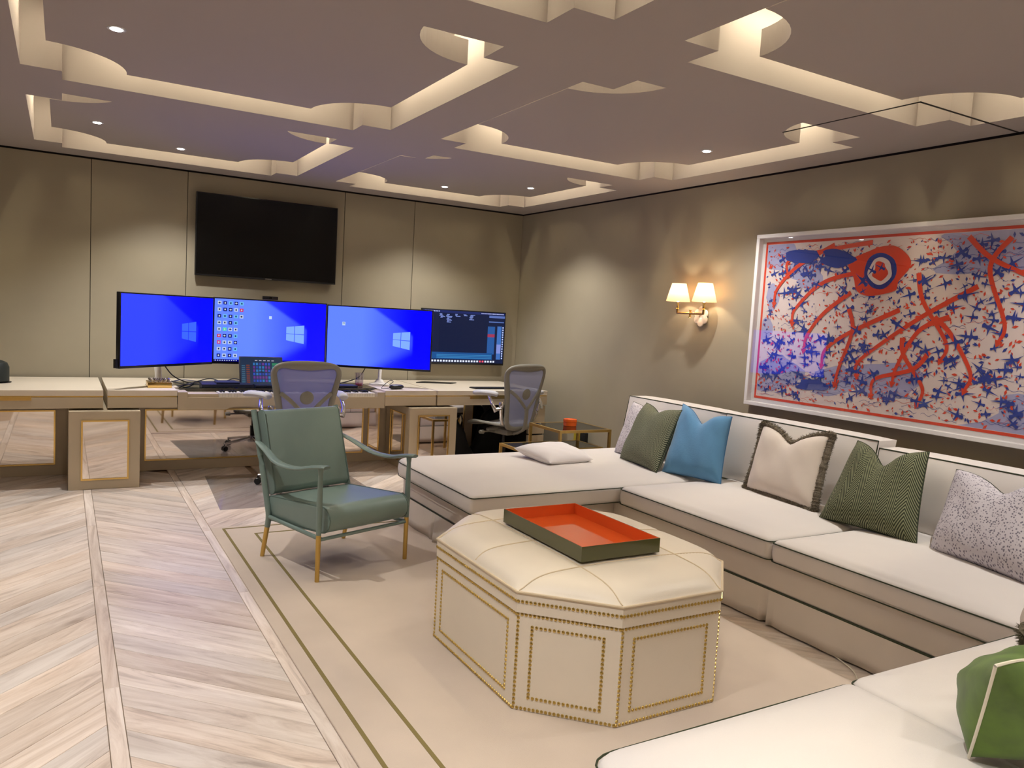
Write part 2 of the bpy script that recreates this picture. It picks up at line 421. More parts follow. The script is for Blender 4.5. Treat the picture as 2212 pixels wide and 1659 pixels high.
# ceiling with coffers
cols = [(-.20, 1.85), (2.21, 4.26)]; rows = [(5.50, 7.50), (3.10, 5.15), (.70, 2.75), (-1.70, .35)]; NT = .19
def void(x, y):
    for a, b in cols:
        for c, d in rows:
            if a < x < b and c < y < d:
                nx = min(x - a, b - x) < NT; ny = min(y - c, d - y) < NT
                return not (nx and ny)
    return False
xs = sorted({LX, WX} | {v for a, b in cols for v in (a, a + NT, b - NT, b)})
ys = sorted({NY, WY} | {v for a, b in rows for v in (a, a + NT, b - NT, b)})
mb = MB(); TOP = 3.02
sol = {(i, j): not void((xs[i] + xs[i + 1]) / 2, (ys[j] + ys[j + 1]) / 2) for i in range(len(xs) - 1) for j in range(len(ys) - 1)}
for (i, j), s in sol.items():
    x0, x1, y0, y1 = xs[i], xs[i + 1], ys[j], ys[j + 1]
    if s:
        mb.quad((x0, y0, CZ), (x0, y1, CZ), (x1, y1, CZ), (x1, y0, CZ))
        for di, dj, a, b in ((1, 0, (x1, y0), (x1, y1)), (-1, 0, (x0, y1), (x0, y0)), (0, 1, (x1, y1), (x0, y1)), (0, -1, (x0, y0), (x1, y0))):
            if sol.get((i + di, j + dj), True) is False:
                mb.quad((*a, CZ), (*b, CZ), (*b, TOP), (*a, TOP))
mb.quad((LX, NY, TOP), (LX, WY + .05, TOP), (WX + .05, WY + .05, TOP), (WX + .05, NY, TOP))
struct('ceiling', mb, M_ceil); CEIL = bpy.data.objects['ceiling']
# coffer joint line on the upstands, thin shadow groove
PZ = 2.73; PT = .12; GAP = .12; BR = .385
def panel_outline(x0, x1, y0, y1):
    pts = []
    for cx, cy, a0 in ((x0, y0, PI / 2), (x1, y0, PI), (x1, y1, 1.5 * PI), (x0, y1, 2 * PI)):
        for k in range(13):
            a = a0 - k / 12 * PI / 2
            pts.append((cx + BR * math.cos(a), cy + BR * math.sin(a)))
    return pts
for ci, (a, b) in enumerate(cols):
    for ri, (c, d) in enumerate(rows):
        x0, x1, y0, y1 = a + GAP, b - GAP, c + GAP, d - GAP
        cx, cy = (x0 + x1) / 2, (y0 + y1) / 2
        pn = obj('ceiling_panel', MB().prism(panel_outline(x0, x1, y0, y1), PZ, PZ + PT), M_ceil, CEIL)
        obj('hanger_box', MB().box(cx - .5, cx + .5, cy - .5, cy + .5, PZ + PT, TOP), M_ceil, pn)
        mb = MB(); i = .03; L_ = .27; t = .025; zt_ = TOP - .012
        for s0, s1, e in ((x0 + L_, x1 - L_, y0 + i), (x0 + L_, x1 - L_, y1 - i)): mb.box(s0, s1, e - t / 2, e + t / 2, zt_, zt_ + .011)
        for s0, s1, e in ((y0 + L_, y1 - L_, x0 + i), (y0 + L_, y1 - L_, x1 - i)): mb.box(e - t / 2, e + t / 2, s0, s1, zt_, zt_ + .011)
        obj('led_strip', mb, M_led, pn)
# downlights
DL = [(.21, 4.21, PZ), (.21, 6.54, PZ), (.84, 7.12, PZ), (3.89, 4.19, PZ), (3.23, 7.10, PZ), (3.85, 6.50, PZ),
      (.21, 1.9, PZ), (3.87, 1.75, PZ), (.84, 1.0, PZ), (1.2, -.7, PZ), (3.2, -.7, PZ), (-1.5, 4.3, CZ), (-1.5, 1.8, CZ)]
dl_labels = ['round downlight in the big near left ceiling panel', 'round downlight at the left of the far left ceiling panel', 'round downlight near the far edge of the far left ceiling panel, above the black television',
             'round downlight in the right middle ceiling panel above the sofa', 'left one of two round downlights in the far right ceiling panel', 'right one of two round downlights in the far right ceiling panel',
             'downlight in the left ceiling panel over the near rug edge', 'downlight above the right end of the sofa, by the picture', 'downlight over the near end of the rug',
             'downlight behind the photographer, left of the room axis', 'downlight behind the photographer, right of the room axis', 'downlight in the plain left ceiling, far one', 'downlight in the plain left ceiling, near one']
def mk_down():
    t = thing('ceiling_downlight', dl_labels[0], 'ceiling light', (0, 0, 0), 0, 'ceiling downlights')
    obj('trim_ring', MB().lathe((0, 0, -.004), [(.042, 0), (.042, .006), (.030, .006), (.030, 0), (.042, 0)], 24), M_white, t, local=True)
    obj('lens', MB().lathe((0, 0, -.002), [(.030, 0), (.024, -.005), (0, -.008)], 24), M_lens, t, local=True)
    return t
base = mk_down(); ld = bpy.data.lights.new('downlight_beam', 'SPOT'); ld.energy = SPOT_W; ld.color = SPOT_COL
ld.spot_size = math.radians(112); ld.spot_blend = .9; ld.shadow_soft_size = .03
for i, (x, y, z) in enumerate(DL):
    t = base if i == 0 else dup(base, (x, y, z))
    t.location = (x, y, z); t['label'] = dl_labels[i]
    lo = bpy.data.objects.new('downlight_beam', ld); C.objects.link(lo); lo.location = (x, y, z - .03)
# access hatch by the right wall, with its shadow gap
mb = MB(); mb.box(3.66, 3.672, 2.46, 3.32, CZ - .0015, CZ + .001); mb.box(3.66, WX, 2.46, 2.472, CZ - .0015, CZ + .001)
struct('trim_2', mb, M_gap)
struct('trim_3', MB().box(-.31, -.295, 3.9, 4.96, CZ - .0015, CZ + .001), M_gap)

# ------------------------------------------------------------ rug
rug = thing('area_rug', 'large beige wool rug with two olive border lines', 'rug', (1.9, 3.2, 0))
obj('pile', MB().box(.85, 2.985, 1.43, 5.30, 0, .012, .004), M_rug, rug)
for x0, y1 in ((.915, 5.255), (1.085, 5.09)):
    mb = MB(); mb.box(x0, x0 + .016, 1.45, y1, .0115, .0135); mb.box(x0 + .016, 2.95, y1 - .016, y1, .0115, .0135)
    obj('border_line', mb, M_rugline, rug, label='olive border line')

# ------------------------------------------------------------ soft shapes
def soft_cushion(name, outline, z0, z1, m, parent, puff=.02, r=.02, pipe_top=True, bot_shade_line=False, pipe_m=M_pipe, pr=.003, label=None):
    """cushion from a plan outline: rounded rims, crowned top, piping on the top rim, optional dark shadow line below"""
    P = densify(outline, .07); n = len(P); c = Vector((sum(p[0] for p in P) / n, sum(p[1] for p in P) / n))
    rings = []
    def ins(d, z):
        rg = []
        for p in P:
            q = Vector(p) - c; L = q.length; rg.append((*(c + q * max(0, (L - d) / L)), z))
        return rg
    for k in range(4): a = k / 3 * PI / 2; rings.append(ins(r * (1 - math.sin(a)), z0 + r * (1 - math.cos(a))))
    rings.append([(*(c + (Vector(p) - c) * 1.004), (z0 + z1) / 2) for p in P])
    for k in range(4): a = k / 3 * PI / 2; rings.append(ins(r * (1 - math.cos(a)), z1 - r + r * math.sin(a)))
    for s in (.93, .85, .7, .5, .25):
        rings.append([(*(c + (Vector(p) - c) * s), z1 + puff * (1 - s ** 4)) for p in P])
    mb = MB(); mb.add([v for rg in rings for v in rg], [])
    for i in range(len(rings) - 1):
        for k in range(n): mb.f.append((i * n + k, i * n + (k + 1) % n, (i + 1) * n + (k + 1) % n, (i + 1) * n + k))
    ci = mb.add([(c.x, c.y, z1 + puff)], []); o_ = (len(rings) - 1) * n
    for k in range(n): mb.f.append((o_ + k, o_ + (k + 1) % n, ci))
    mb.f.append(tuple(range(n))[::-1])
    cu = obj(name, mb, m, parent, 'all', label=label)
    def pp(z, sc=1.0):
        return obj('piping', MB().tube([(*(c + (Vector(p) - c) * (1 + .001 / max(.2, (Vector(p) - c).length))), z) for p in P], pr, 6, True), pipe_m, cu, True, label='dark green rim line, piping on top, drawn shadow below')
    if pipe_top: pp(z1 - r * .5)
    if bot_shade_line: pp(z0 + r * .3)  # thin dark tube put in for the shade beneath the cushion
    return cu

# ------------------------------------------------------------ sectional sofa
sofa = thing('sectional_sofa', 'large cream U-shaped sectional sofa with dark green piping under the framed picture', 'sofa', (3.7, 3.0, 0))
SB = 4.36        # rear of the sofa
obj('base', MB().box(3.145, SB, .62, 5.16, .19, .335, .012).box(2.13, 3.145, 4.0, 5.16, .19, .335, .012).box(1.17, 3.145, .30, 1.40, .19, .335, .012), M_sofab, sofa, True)
def skirt(name, p0, p1, z1=.19, z0=.012, pleats=()):
    """fabric valance with a slight sway and split pleats"""
    p0, p1 = Vector(p0), Vector(p1); L = (p1 - p0).length; t = (p1 - p0) / L; nrm = Vector((t.y, -t.x))
    N = int(L / .02); mb = MB(); th = .006
    for k in range(N + 1):
        s = k / N * L; q = p0 + t * s
        b = 0.006 * math.sin(s * 9) + .004 * math.sin(s * 23)
        for pl in pleats:
            d = s - pl
            if abs(d) < .05: b += -.034 * math.exp(-(d / .012) ** 2) + .020 * math.exp(-((d - .032) / .016) ** 2) + .006 * math.exp(-((d + .032) / .02) ** 2)
        for z, f in ((z1, 0), (z1 - .06, .35), (z0 + .05, .8), (z0, 1)):
            v = q + nrm * (b + .012) * f
            mb.add([(v.x, v.y, z), (v.x - nrm.x * th, v.y - nrm.y * th, z)], [])
    for k in range(N):
        for j in range(3):
            a = k * 8 + j * 2; b_ = a + 8
            mb.f.append((a, a + 2, b_ + 2, b_)); mb.f.append((a + 1, b_ + 1, b_ + 3, a + 3))
        mb.f.append((k * 8 + 6, k * 8 + 7, k * 8 + 15, k * 8 + 14))
    return obj(name, mb, M_sofab, sofa, 'all')
skirt('skirt', (3.14, 3.99), (3.14, 1.42), pleats=(1.29,))
skirt('skirt', (2.12, 3.99), (3.13, 3.99)); skirt('skirt', (2.12, 5.17), (2.12, 3.99), pleats=(.6,)); skirt('skirt', (4.36, 5.17), (2.12, 5.17))
skirt('skirt', (1.16, 1.41), (1.16, .30)); skirt('skirt', (3.13, 1.41), (1.16, 1.41))
mb = MB(); mb.tube([(3.142, 1.41, .19), (3.142, 3.995, .19), (2.124, 3.995, .19), (2.124, 5.165, .19), (4.36, 5.165, .19)], .0055, 6)
obj('piping', mb, M_pipe, sofa, True, label='dark green base piping'); mb = MB(); mb.tube([(1.162, .3, .19), (1.162, 1.405, .19), (3.142, 1.405, .19)], .0055, 6)
obj('piping', mb, M_pipe, sofa, True, label='dark green base piping')
# seat cushions
SEAT = dict(r=.03, bot_shade_line=True)  # lower rim line stands in for shadow, not for sewn trim
soft_cushion('seat_cushion', round_poly([(2.06, 3.945), (4.12, 3.945), (4.12, 5.20), (2.06, 5.20)], [.03, .03, .03, .16]), .335, .452, M_sofa, sofa, .026, **SEAT)
soft_cushion('seat_cushion', round_poly([(3.115, 2.685), (4.10, 2.685), (4.10, 3.925), (3.115, 3.925)], .035), .335, .452, M_sofa, sofa, .026, **SEAT)
soft_cushion('seat_cushion', round_poly([(3.115, 1.47), (4.10, 1.47), (4.10, 2.675), (3.115, 2.675)], .035), .335, .452, M_sofa, sofa, .026, **SEAT)
soft_cushion('seat_cushion', round_poly([(2.09, .42), (4.10, .42), (4.10, 1.455), (2.09, 1.455)], .035), .335, .458, M_sofa, sofa, .03, **SEAT)
soft_cushion('seat_cushion', round_poly([(1.10, .42), (2.086, .42), (2.086, 1.45), (1.10, 1.45)], [.03, .03, .03, .09]), .335, .458, M_sofa, sofa, .03, **SEAT)
# backs
obj('back_frame', MB().box(4.22, SB, .1, 5.18, .30, .84, .02).box(1.3, 4.22, .10, .24, .30, .84, .02), M_sofab, sofa, True)
def back_cushion(y0, y1, zt=.905, xb=4.06, xt=4.14, th=.17, lean=True):
    """upright back cushion: front face quad leaning back, piping round the front and rear rims"""
    mb = MB(); NU, NV = 14, 8
    def pt(u, v, side):
        x = xb + (xt - xb) * v + (th if side else 0)
        y = y0 + (y1 - y0) * u; z = .455 + (zt - .455) * v
        bu = .03 * (1 - (2 * u - 1) ** 6) * (1 - (2 * v - 1) ** 4)
        x += bu * (.5 if side else -1)
        if v == 1: z += .012 * (1 - (2 * u - 1) ** 4) * (0 if not side else .6)
        return (x, y, z)
    for side in (0, 1):
        for j in range(NV + 1):
            for i in range(NU + 1): mb.add([pt(i / NU, j / NV, side)], [])
    n = NU + 1; off = n * (NV + 1)
    for s in (0, 1):
        for j in range(NV):
            for i in range(NU): mb.f.append(tuple(s * off + q for q in (j * n + i, j * n + i + 1, (j + 1) * n + i + 1, (j + 1) * n + i)))
    loop = [j * n for j in range(NV + 1)] + [NV * n + i for i in range(1, NU + 1)] + [j * n + NU for j in range(NV - 1, -1, -1)] + [i for i in range(NU - 1, 0, -1)]
    for a in range(len(loop)):
        b = (a + 1) % len(loop); mb.f.append((loop[a], loop[b], loop[b] + off, loop[a] + off))
    cu = obj('back_cushion', mb, M_sofa, sofa, True)
    P = [mb.v[i] for i in loop]
    obj('piping', MB().tube(P, .0038, 6, True), M_pipe, cu, True, label='dark green rim line, piping on top, drawn shadow below')
    return cu
back_cushion(4.05, 5.17, .895, 4.07, 4.15); back_cushion(2.83, 4.035, .90, 4.05, 4.13); back_cushion(1.50, 2.80, .865, 4.03, 4.10); back_cushion(.45, 1.48, .87, 4.03, 4.10)

# ------------------------------------------------------------ throw pillows
def pillow(label, BL, BR_, TR, TL, T, m, pipe_m, pr=.004, chop=.18, conc=.05, group='throw pillows on the sofa', fringe=False, chx=0.0, sag=0.0, soft=False, seed=1, name='throw_pillow'):
    BL, BR_, TR, TL = map(Vector, (BL, BR_, TR, TL)); rd = random.Random(seed)
    nrm = (BR_ - BL).cross(TL - BL).normalized()
    N = 28; mb = MB(); idx = {}
    ph = [rd.uniform(0, 6) for _ in range(6)]
    def base_pt(x, y):
        x2 = x * (1 - conc * (1 - y * y) * abs(x)); y2 = y * (1 - conc * (1 - x * x) * abs(y))
        y2 -= 2 * chop * math.exp(-abs((x - chx) / .40) ** 1.5) * max(0, (y + 1) / 2) ** 4
        u, v = (x2 + 1) / 2, (y2 + 1) / 2
        return BL * (1 - u) * (1 - v) + BR_ * u * (1 - v) + TR * u * v + TL * (1 - u) * v
    def th(x, y):
        t = T * max(0, (1 - x ** 4) * (1 - y ** 4)) ** .55
        t *= 1 - .55 * (chop / .2) * math.exp(-((x - chx) / .25) ** 2) * max(0, (y + 1) / 2) ** 3
        if soft: t = T * max(0, (1 - x * x) * (1 - y * y)) ** .62
        t *= 1 - sag * y
        t *= 1 + .05 * math.sin(5 * x + ph[0]) * math.sin(4 * y + ph[1]) + .03 * math.sin(11 * x + 7 * y + ph[2])
        return t
    for s in (1, -1):
        for j in range(N + 1):
            for i in range(N + 1):
                x, y = 2 * i / N - 1, 2 * j / N - 1
                # denser near edges
                x = math.sin(x * PI / 2); y = math.sin(y * PI / 2)
                edge = i in (0, N) or j in (0, N)
                if s == -1 and edge: idx[(s, i, j)] = idx[(1, i, j)]; continue
                o = mb.add([base_pt(x, y) + nrm * s * (0 if edge else th(x, y))], []); idx[(s, i, j)] = o; mb.uv[o] = ((x + 1) / 2, (y + 1) / 2)
    for s in (1, -1):
        for j in range(N):
            for i in range(N):
                f = (idx[(s, i, j)], idx[(s, i + 1, j)], idx[(s, i + 1, j + 1)], idx[(s, i, j + 1)])
                mb.f.append(f if s == 1 else f[::-1])
    loop = [idx[(1, i, 0)] for i in range(N)] + [idx[(1, N, j)] for j in range(N)] + [idx[(1, i, N)] for i in range(N, 0, -1)] + [idx[(1, 0, j)] for j in range(N, 0, -1)]
    P = [mb.v[k].copy() for k in loop]
    t = thing(name, label, 'pillow', (BL + BR_) / 2, 0, group)
    obj('cover', mb, m, t, 'all')
    if not fringe:
        obj('piping', MB().tube(P, pr, 6, True), pipe_m, t, True)
    else:
        cen = sum(P, Vector()) / len(P)
        fb = MB()
        Q = []
        for k in range(len(P)):
            a, b = P[k], P[(k + 1) % len(P)]
            for q in range(3): Q.append(a.lerp(b, q / 3))
        fb.tube([p + (p - cen).normalized() * .012 for p in Q], [.020 * rd.uniform(.8, 1.2) for _ in Q], 7, True)
        for k in range(len(Q)):
            a, b = Q[k], Q[(k + 1) % len(Q)]; tn = (b - a).normalized() if (b - a).length > 1e-6 else Vector((0, 0, 1)); out = (a - cen); out = (out - tn * out.dot(tn)).normalized()
            for q in range(9):
                p = a.lerp(b, rd.random()) + out * .010; ang = rd.uniform(-2.2, 2.2)
                d = (out * math.cos(ang) + nrm * math.sin(ang) + tn * rd.uniform(-.3, .3)).normalized(); h = rd.uniform(.022, .036)
                sx = d.cross(tn).normalized() * .0035; ss = tn * .0035
                fb.add([p + sx, p - sx * .5 + ss, p - sx * .5 - ss, p + d * h], [(0, 1, 3), (1, 2, 3), (2, 0, 3)])
        obj('fringe', fb, M_fringe, t, kind='stuff', label='brown taupe brush fringe')
    return t
SZ = .468
pillow('lilac spotted throw pillow half hidden behind the fine grey green chevron pillow', (3.84, 4.93, SZ), (3.80, 4.50, SZ), (4.02, 4.46, .86), (4.03, 4.97, .87), .06, M_spot, M_pipe, .003, .08, seed=2)
pillow('fine grey green chevron throw pillow leaning beside the blue pillow', (3.70, 4.68, SZ), (3.60, 4.14, SZ), (3.90, 4.25, .895), (4.00, 4.77, .885), .08, M_chevs, M_pipe, .004, .11, seed=3)
pillow('plain blue linen throw pillow with a dented top', (3.68, 4.17, SZ), (3.80, 3.72, SZ), (3.98, 3.84, .905), (3.97, 4.32, .935), .08, M_blue, M_bluep, .0035, .21, seed=4)
pillow('cream throw pillow edged with thick taupe fringe, middle of the sofa', (3.86, 3.55, SZ + .01), (3.79, 2.97, SZ + .01), (4.01, 3.06, .895), (4.02, 3.59, .885), .075, M_cream, M_fringe, .004, .20, fringe=True, seed=5)
pillow('large olive green chevron throw pillow with a deep dented top', (3.72, 2.87, SZ), (3.74, 2.30, SZ), (3.98, 2.43, .915), (3.97, 2.85, .905), .085, M_chev, M_pipe, .004, .25, seed=6)
pillow('large lilac spotted throw pillow at the right edge of the photo', (3.74, 2.23, SZ), (3.60, 1.64, SZ), (3.94, 1.70, .90), (3.99, 2.28, .85), .09, M_spot, M_pipe, .0035, .20, seed=7)
pillow('small plain white pillow lying flat on the chaise', (2.96, 4.52, .50), (3.36, 4.56, .50), (3.39, 5.00, .535), (2.90, 4.92, .535), .055, M_whitecloth, M_whitecloth, .0015, 0, conc=.03, group='small pillow on the chaise', seed=8)
pillow('bright green velvet pillow with white piping in the bottom right corner', (1.93, 1.00, .49), (2.36, 1.04, .49), (2.22, .90, .79), (1.775, .885, .80), .125, M_velvet, M_whitep, .004, .10, sag=.35, soft=True, conc=.02, group='pillows on the near sofa return', seed=9)
pillow('cream pillow with taupe fringe barely showing behind the green velvet pillow', (2.58, 1.20, SZ + .03), (3.0, 1.12, SZ + .03), (2.75, .98, .78), (2.27, 1.055, .74), .12, M_cream, M_fringe, .004, .05, fringe=True, group='pillows on the near sofa return', seed=10)

# ------------------------------------------------------------ ottoman
OX0, OX1, OY0, OY1, CH = 1.495, 2.54, 2.165, 3.45, .28
def octo(o=0.0):
    k = o * .414
    return [(OX0 - o, OY0 + CH - k), (OX0 + CH - k, OY0 - o), (OX1 - CH + k, OY0 - o), (OX1 + o, OY0 + CH - k), (OX1 + o, OY1 - CH + k), (OX1 - CH + k, OY1 + o), (OX0 + CH - k, OY1 + o), (OX0 - o, OY1 - CH + k)]
ott = thing('ottoman', 'octagonal ivory leather ottoman with brass nailhead trim on the rug', 'ottoman', ((OX0 + OX1) / 2, (OY0 + OY1) / 2, .012))
obj('body', MB().prism(octo(), .013, .393), M_ott, ott)
obj('band', MB().prism(octo(.004), .3935, .470), M_ott, ott)
def edge_d(x, y):
    P = octo(); d = 9
    for i in range(8):
        a = Vector(P[i]); b = Vector(P[(i + 1) % 8]); t = (b - a).normalized(); n_ = Vector((-t.y, t.x)); d = min(d, (Vector((x, y)) - a).dot(n_))
    return d
def topz(x, y):
    P = octo(); f = 1.0; dm = 9
    for i in range(8):
        a = Vector(P[i]); b = Vector(P[(i + 1) % 8]); t = (b - a).normalized(); d = max(0, (Vector((x, y)) - a).dot(Vector((-t.y, t.x)))); dm = min(dm, d)
        f *= 1 - math.exp(-d / .038)
    z = .474 + .058 * f ** .8 + .018 * min(1, dm / .4)
    g = 0
    for q in (OX0 + CH, OX1 - CH): g = max(g, math.exp(-((x - q) / .016) ** 2))
    for q in (OY0 + CH, (OY0 + OY1) / 2, OY1 - CH): g = max(g, math.exp(-((y - q) / .016) ** 2))
    return z - .006 * g * min(1, dm / .02)
P = densify(octo(.004), .018); c = Vector(((OX0 + OX1) / 2, (OY0 + OY1) / 2)); n = len(P)
mb = MB(); SS = [1, .995, .985, .97, .95, .93, .905, .88] + [.86 - .02 * k for k in range(42)]
for s in SS:
    for p in P:
        q = c + (Vector(p) - c) * s; mb.add([(q.x, q.y, topz(q.x, q.y) if s < 1 else .471)], [])
for i in range(len(SS) - 1):
    for k in range(n): mb.f.append((i * n + k, i * n + (k + 1) % n, (i + 1) * n + (k + 1) % n, (i + 1) * n + k))
ci = mb.add([(c.x, c.y, topz(c.x, c.y))], []); o_ = (len(SS) - 1) * n
for k in range(n): mb.f.append((o_ + k, o_ + (k + 1) % n, ci))
top = obj('top_cushion', mb, M_ott, ott, 'all')
mb = MB(); mb.tube([(x, y, .472) for x, y in octo(.005)], .0055, 8, True)
def seam(a, b):
    a, b = Vector(a), Vector(b); L = (b - a).length; N_ = 60
    mb.tube([(*(a.lerp(b, k / N_)), topz(*(a.lerp(b, k / N_))) + .0015) for k in range(N_ + 1)], .0028, 6)
for q in (OX0 + CH, OX1 - CH): seam((q, OY0 + .004), (q, OY1 - .004))
for q in (OY0 + CH, (OY0 + OY1) / 2, OY1 - CH): seam((OX0 + .004, q), (OX1 - .004, q))
obj('welt', mb, M_ottw, top, True, label='raised leather seam welt')
# nailheads: rows along bands, corners, panels
nb = MB()
def nail(p, nr, r=.0072):
    nr = Vector(nr).normalized(); nb.lathe(p, [(r, 0), (r * .75, r * .5), (r * .02, r * .8)], 6, nr)
oc = octo()
for i in range(8):
    a = Vector(oc[i]); b = Vector(oc[(i + 1) % 8]); L = (b - a).length; t = (b - a) / L; nr = Vector((t.y, -t.x, 0))
    def row(s0, s1, z0, z1, off=.0):
        D = math.hypot((s1 - s0), (z1 - z0)); k = max(1, round(D / .0165))
        for q in range(k + 1):
            s = s0 + (s1 - s0) * q / k; z = z0 + (z1 - z0) * q / k; p = a + t * s; nail((p.x + nr.x * off, p.y + nr.y * off, z), nr)
    row(.004, L - .004, .437, .437, .0045); row(.004, L - .004, .386, .386); row(.004, L - .004, .021, .021)
    row(.006, .006, .036, .372)
    e = .062
    row(e, L - e, .342, .342); row(e, L - e, .066, .066); row(e, e, .08, .328); row(L - e, L - e, .08, .328)
obj('nail_trim', nb, M_nail, ott, True, kind='stuff', label='brass nailheads outlining each side panel')

# tray
tr = thing('serving_tray', 'rectangular tray, glossy orange inside and olive outside, on the ottoman', 'tray', (1.98, 2.765, .556))
x0, x1, y0, y1, z0, z1, t_ = 1.78, 2.18, 2.45, 3.08, .5515, .612, .007
a = t_ / 2
def rim(mb, x0, x1, y0, y1, z0, z1, t): return mb.box(x0, x1, y0, y0 + t, z0, z1).box(x0, x1, y1 - t, y1, z0, z1).box(x0, x0 + t, y0 + t, y1 - t, z0, z1).box(x1 - t, x1, y0 + t, y1 - t, z0, z1)
obj('outer_wall', rim(MB(), x0, x1, y0, y1, z0, z1, a).box(x0 + a, x1 - a, y0 + a, y1 - a, z0, z0 + .003), M_olive, tr, label='olive outer sides')
obj('lining', rim(MB(), x0 + a, x1 - a, y0 + a, y1 - a, z0 + .003, z1 + .0005, a).box(x0 + t_, x1 - t_, y0 + t_, y1 - t_, z0 + .003, z0 + .009), M_orange, tr, label='orange lacquer inside')

# ------------------------------------------------------------ sage leather armchair (local frame: x right, -y front)
arm = thing('armchair', 'low sage green leather armchair with brass-tipped legs on the rug', 'armchair', (1.405, 4.437, .012), math.radians(19.6))
HW, HF, HB = .313, -.285, .285
def P3(x, y, z): return (x, y, z - .012)
for sx in (-1, 1):
    xf_, xb = sx * .315, sx * .295
    l = obj('front_leg', MB().tube([P3(xf_, HF, .25), P3(xf_, HF, .40), P3(xf_, HF, .60), P3(xf_, HF, .632)], [.0135, .0165, .0125, .016], 14), M_green, arm, True, local=True)
    obj('brass_foot', MB().tube([P3(xf_, HF, .0125), P3(xf_, HF, .27)], [.0125, .014], 14), M_brassb, l, True, local=True, label='brass lower leg')
    bk = [P3(xb, HB - .045, .20), P3(xb, HB - .055, .27), P3(xb, HB - .03, .36), P3(xb, HB + .03, .55), P3(xb, HB + .10, .76), P3(xb, HB + .135, .865)]
    l = obj('rear_leg', MB().tube(catmull(bk, 4), .0165, 12), M_green, arm, True, local=True)
    obj('brass_foot', MB().tube([P3(xb, HB + .0, .0125), P3(xb, HB - .045, .205)], [.0125, .015], 14), M_brassb, l, True, local=True, label='brass lower leg')
    ap = catmull([P3(sx * .30, HB + .075, .685), P3(sx * .315, HB - .04, .655), P3(sx * .335, HB - .20, .607), P3(sx * .335, HB - .38, .605), P3(sx * .32, HF + .06, .632), P3(sx * .315, HF - .02, .645), P3(sx * .315, HF - .055, .647)], 5)
    rs = [.018 + .010 * math.sin(min(1, k / 12) * PI / 2) - (.006 if k > len(ap) - 4 else 0) for k in range(len(ap))]
    obj('armrest', MB().tube(ap, rs, 12, flat=(1, .42)), M_green, arm, True, local=True)
    obj('side_rail', MB().tube([P3(xb, HB - .05, .262), P3(sx * .30, HF, .245)], .012, 10), M_green, arm, True, local=True)
obj('cross_rail', MB().tube([P3(-.315, HF, .243), P3(.315, HF, .243)], .010, 10).tube([P3(-.295, HB - .05, .262), P3(.295, HB - .05, .262)], .010, 10), M_green, arm, True, local=True)
def slab_cushion(hw, L, th, rf, name, M, parent, n_=10):
    """leather cushion: side profile extruded across the width, big round front when rf"""
    prof = []
    for k in range(n_ + 1):
        a = -PI / 2 - k / n_ * PI if False else PI / 2 + k / n_ * PI
        prof.append((-L / 2 + rf + rf * math.cos(a) if False else -L / 2 + rf * (1 + math.cos(a)), th / 2 * math.sin(a)))
    for k in range(5):
        a = -PI / 2 + k / 4 * PI; r_ = min(.03, th / 2)
        prof.append((L / 2 - r_ + r_ * math.cos(a), (th / 2) * (math.sin(a))))
    mb = MB(); cols_ = [(-1, .90), (-.985, .97), (-.95, 1), (-.5, 1.02), (0, 1.04), (.5, 1.02), (.95, 1), (.985, .97), (1, .90)]
    n2 = len(prof)
    for cx_, s in cols_:
        for (y, z) in prof: mb.add([(cx_ * hw, y, z * s)], [])
    for i in range(len(cols_) - 1):
        for k in range(n2): mb.f.append((i * n2 + k, i * n2 + (k + 1) % n2, (i + 1) * n2 + (k + 1) % n2, (i + 1) * n2 + k))
    mb.f.append(tuple(range(n2))); mb.f.append(tuple((len(cols_) - 1) * n2 + k for k in range(n2))[::-1])
    mb.xf(M)
    cu = obj(name, mb, M_green, parent, True, local=True)
    for sx in (-1, 1):
        obj('piping', MB().tube([M @ Vector((sx * hw * .985, y * 1.0, z * .985)) for y, z in prof], .004, 6, True), M_greenp, cu, True, local=True)
    return cu
slab_cushion(.283, .60, .145, .07, 'seat_cushion', Matrix.Translation((0, -.035, .328 - .012)) @ Matrix.Rotation(math.radians(-4), 4, 'X'), arm)
Mb = Matrix.Translation((0, HB + .035, .625 - .012)) @ Matrix.Rotation(math.radians(90 - 17), 4, 'X')
slab_cushion(.268, .50, .085, .04, 'back_cushion', Mb, arm)

# ------------------------------------------------------------ desk run
def desk_unit(label, x0, x1, handle=None, zt=.76, y0=6.75, y1=7.80, holes=True):
    t = thing('desk_unit', label, 'desk', ((x0 + x1) / 2, 7.2, .60), 0, 'desk units along the back wall')
    obj('desktop', MB().box(x0, x1, y0, y1, .716, zt, .002), M_lacqtop, t)
    obj('brass_inlay', MB().box(x0 + .003, x1 - .003, y0 + .010, y1, .704, .716), M_brass, t, label='thin brass strip')
    d = obj('drawer', MB().box(x0 + .001, x1 - .001, y0 + .001, y1, .620, .704, .002), M_lacq, t)
    if handle: obj('handle', MB().box(handle[0], handle[1], y0 - .004, y0 + .004, .682, .7155), M_brass, d, label='recessed brass pull')
    return t
desk_unit('cream desk unit with a brass drawer pull, far left of the desk run', -1.8, .278, (-.75, -.195))
desk_unit('cream desk section carrying the brass knob box', .305, .808)
desk_unit('narrow cream desk section carrying the black pouch', 2.575, 3.088)
desk_unit('cream desk unit in the corner, right end of the desk run', 3.10, 4.34, (3.45, 4.2))
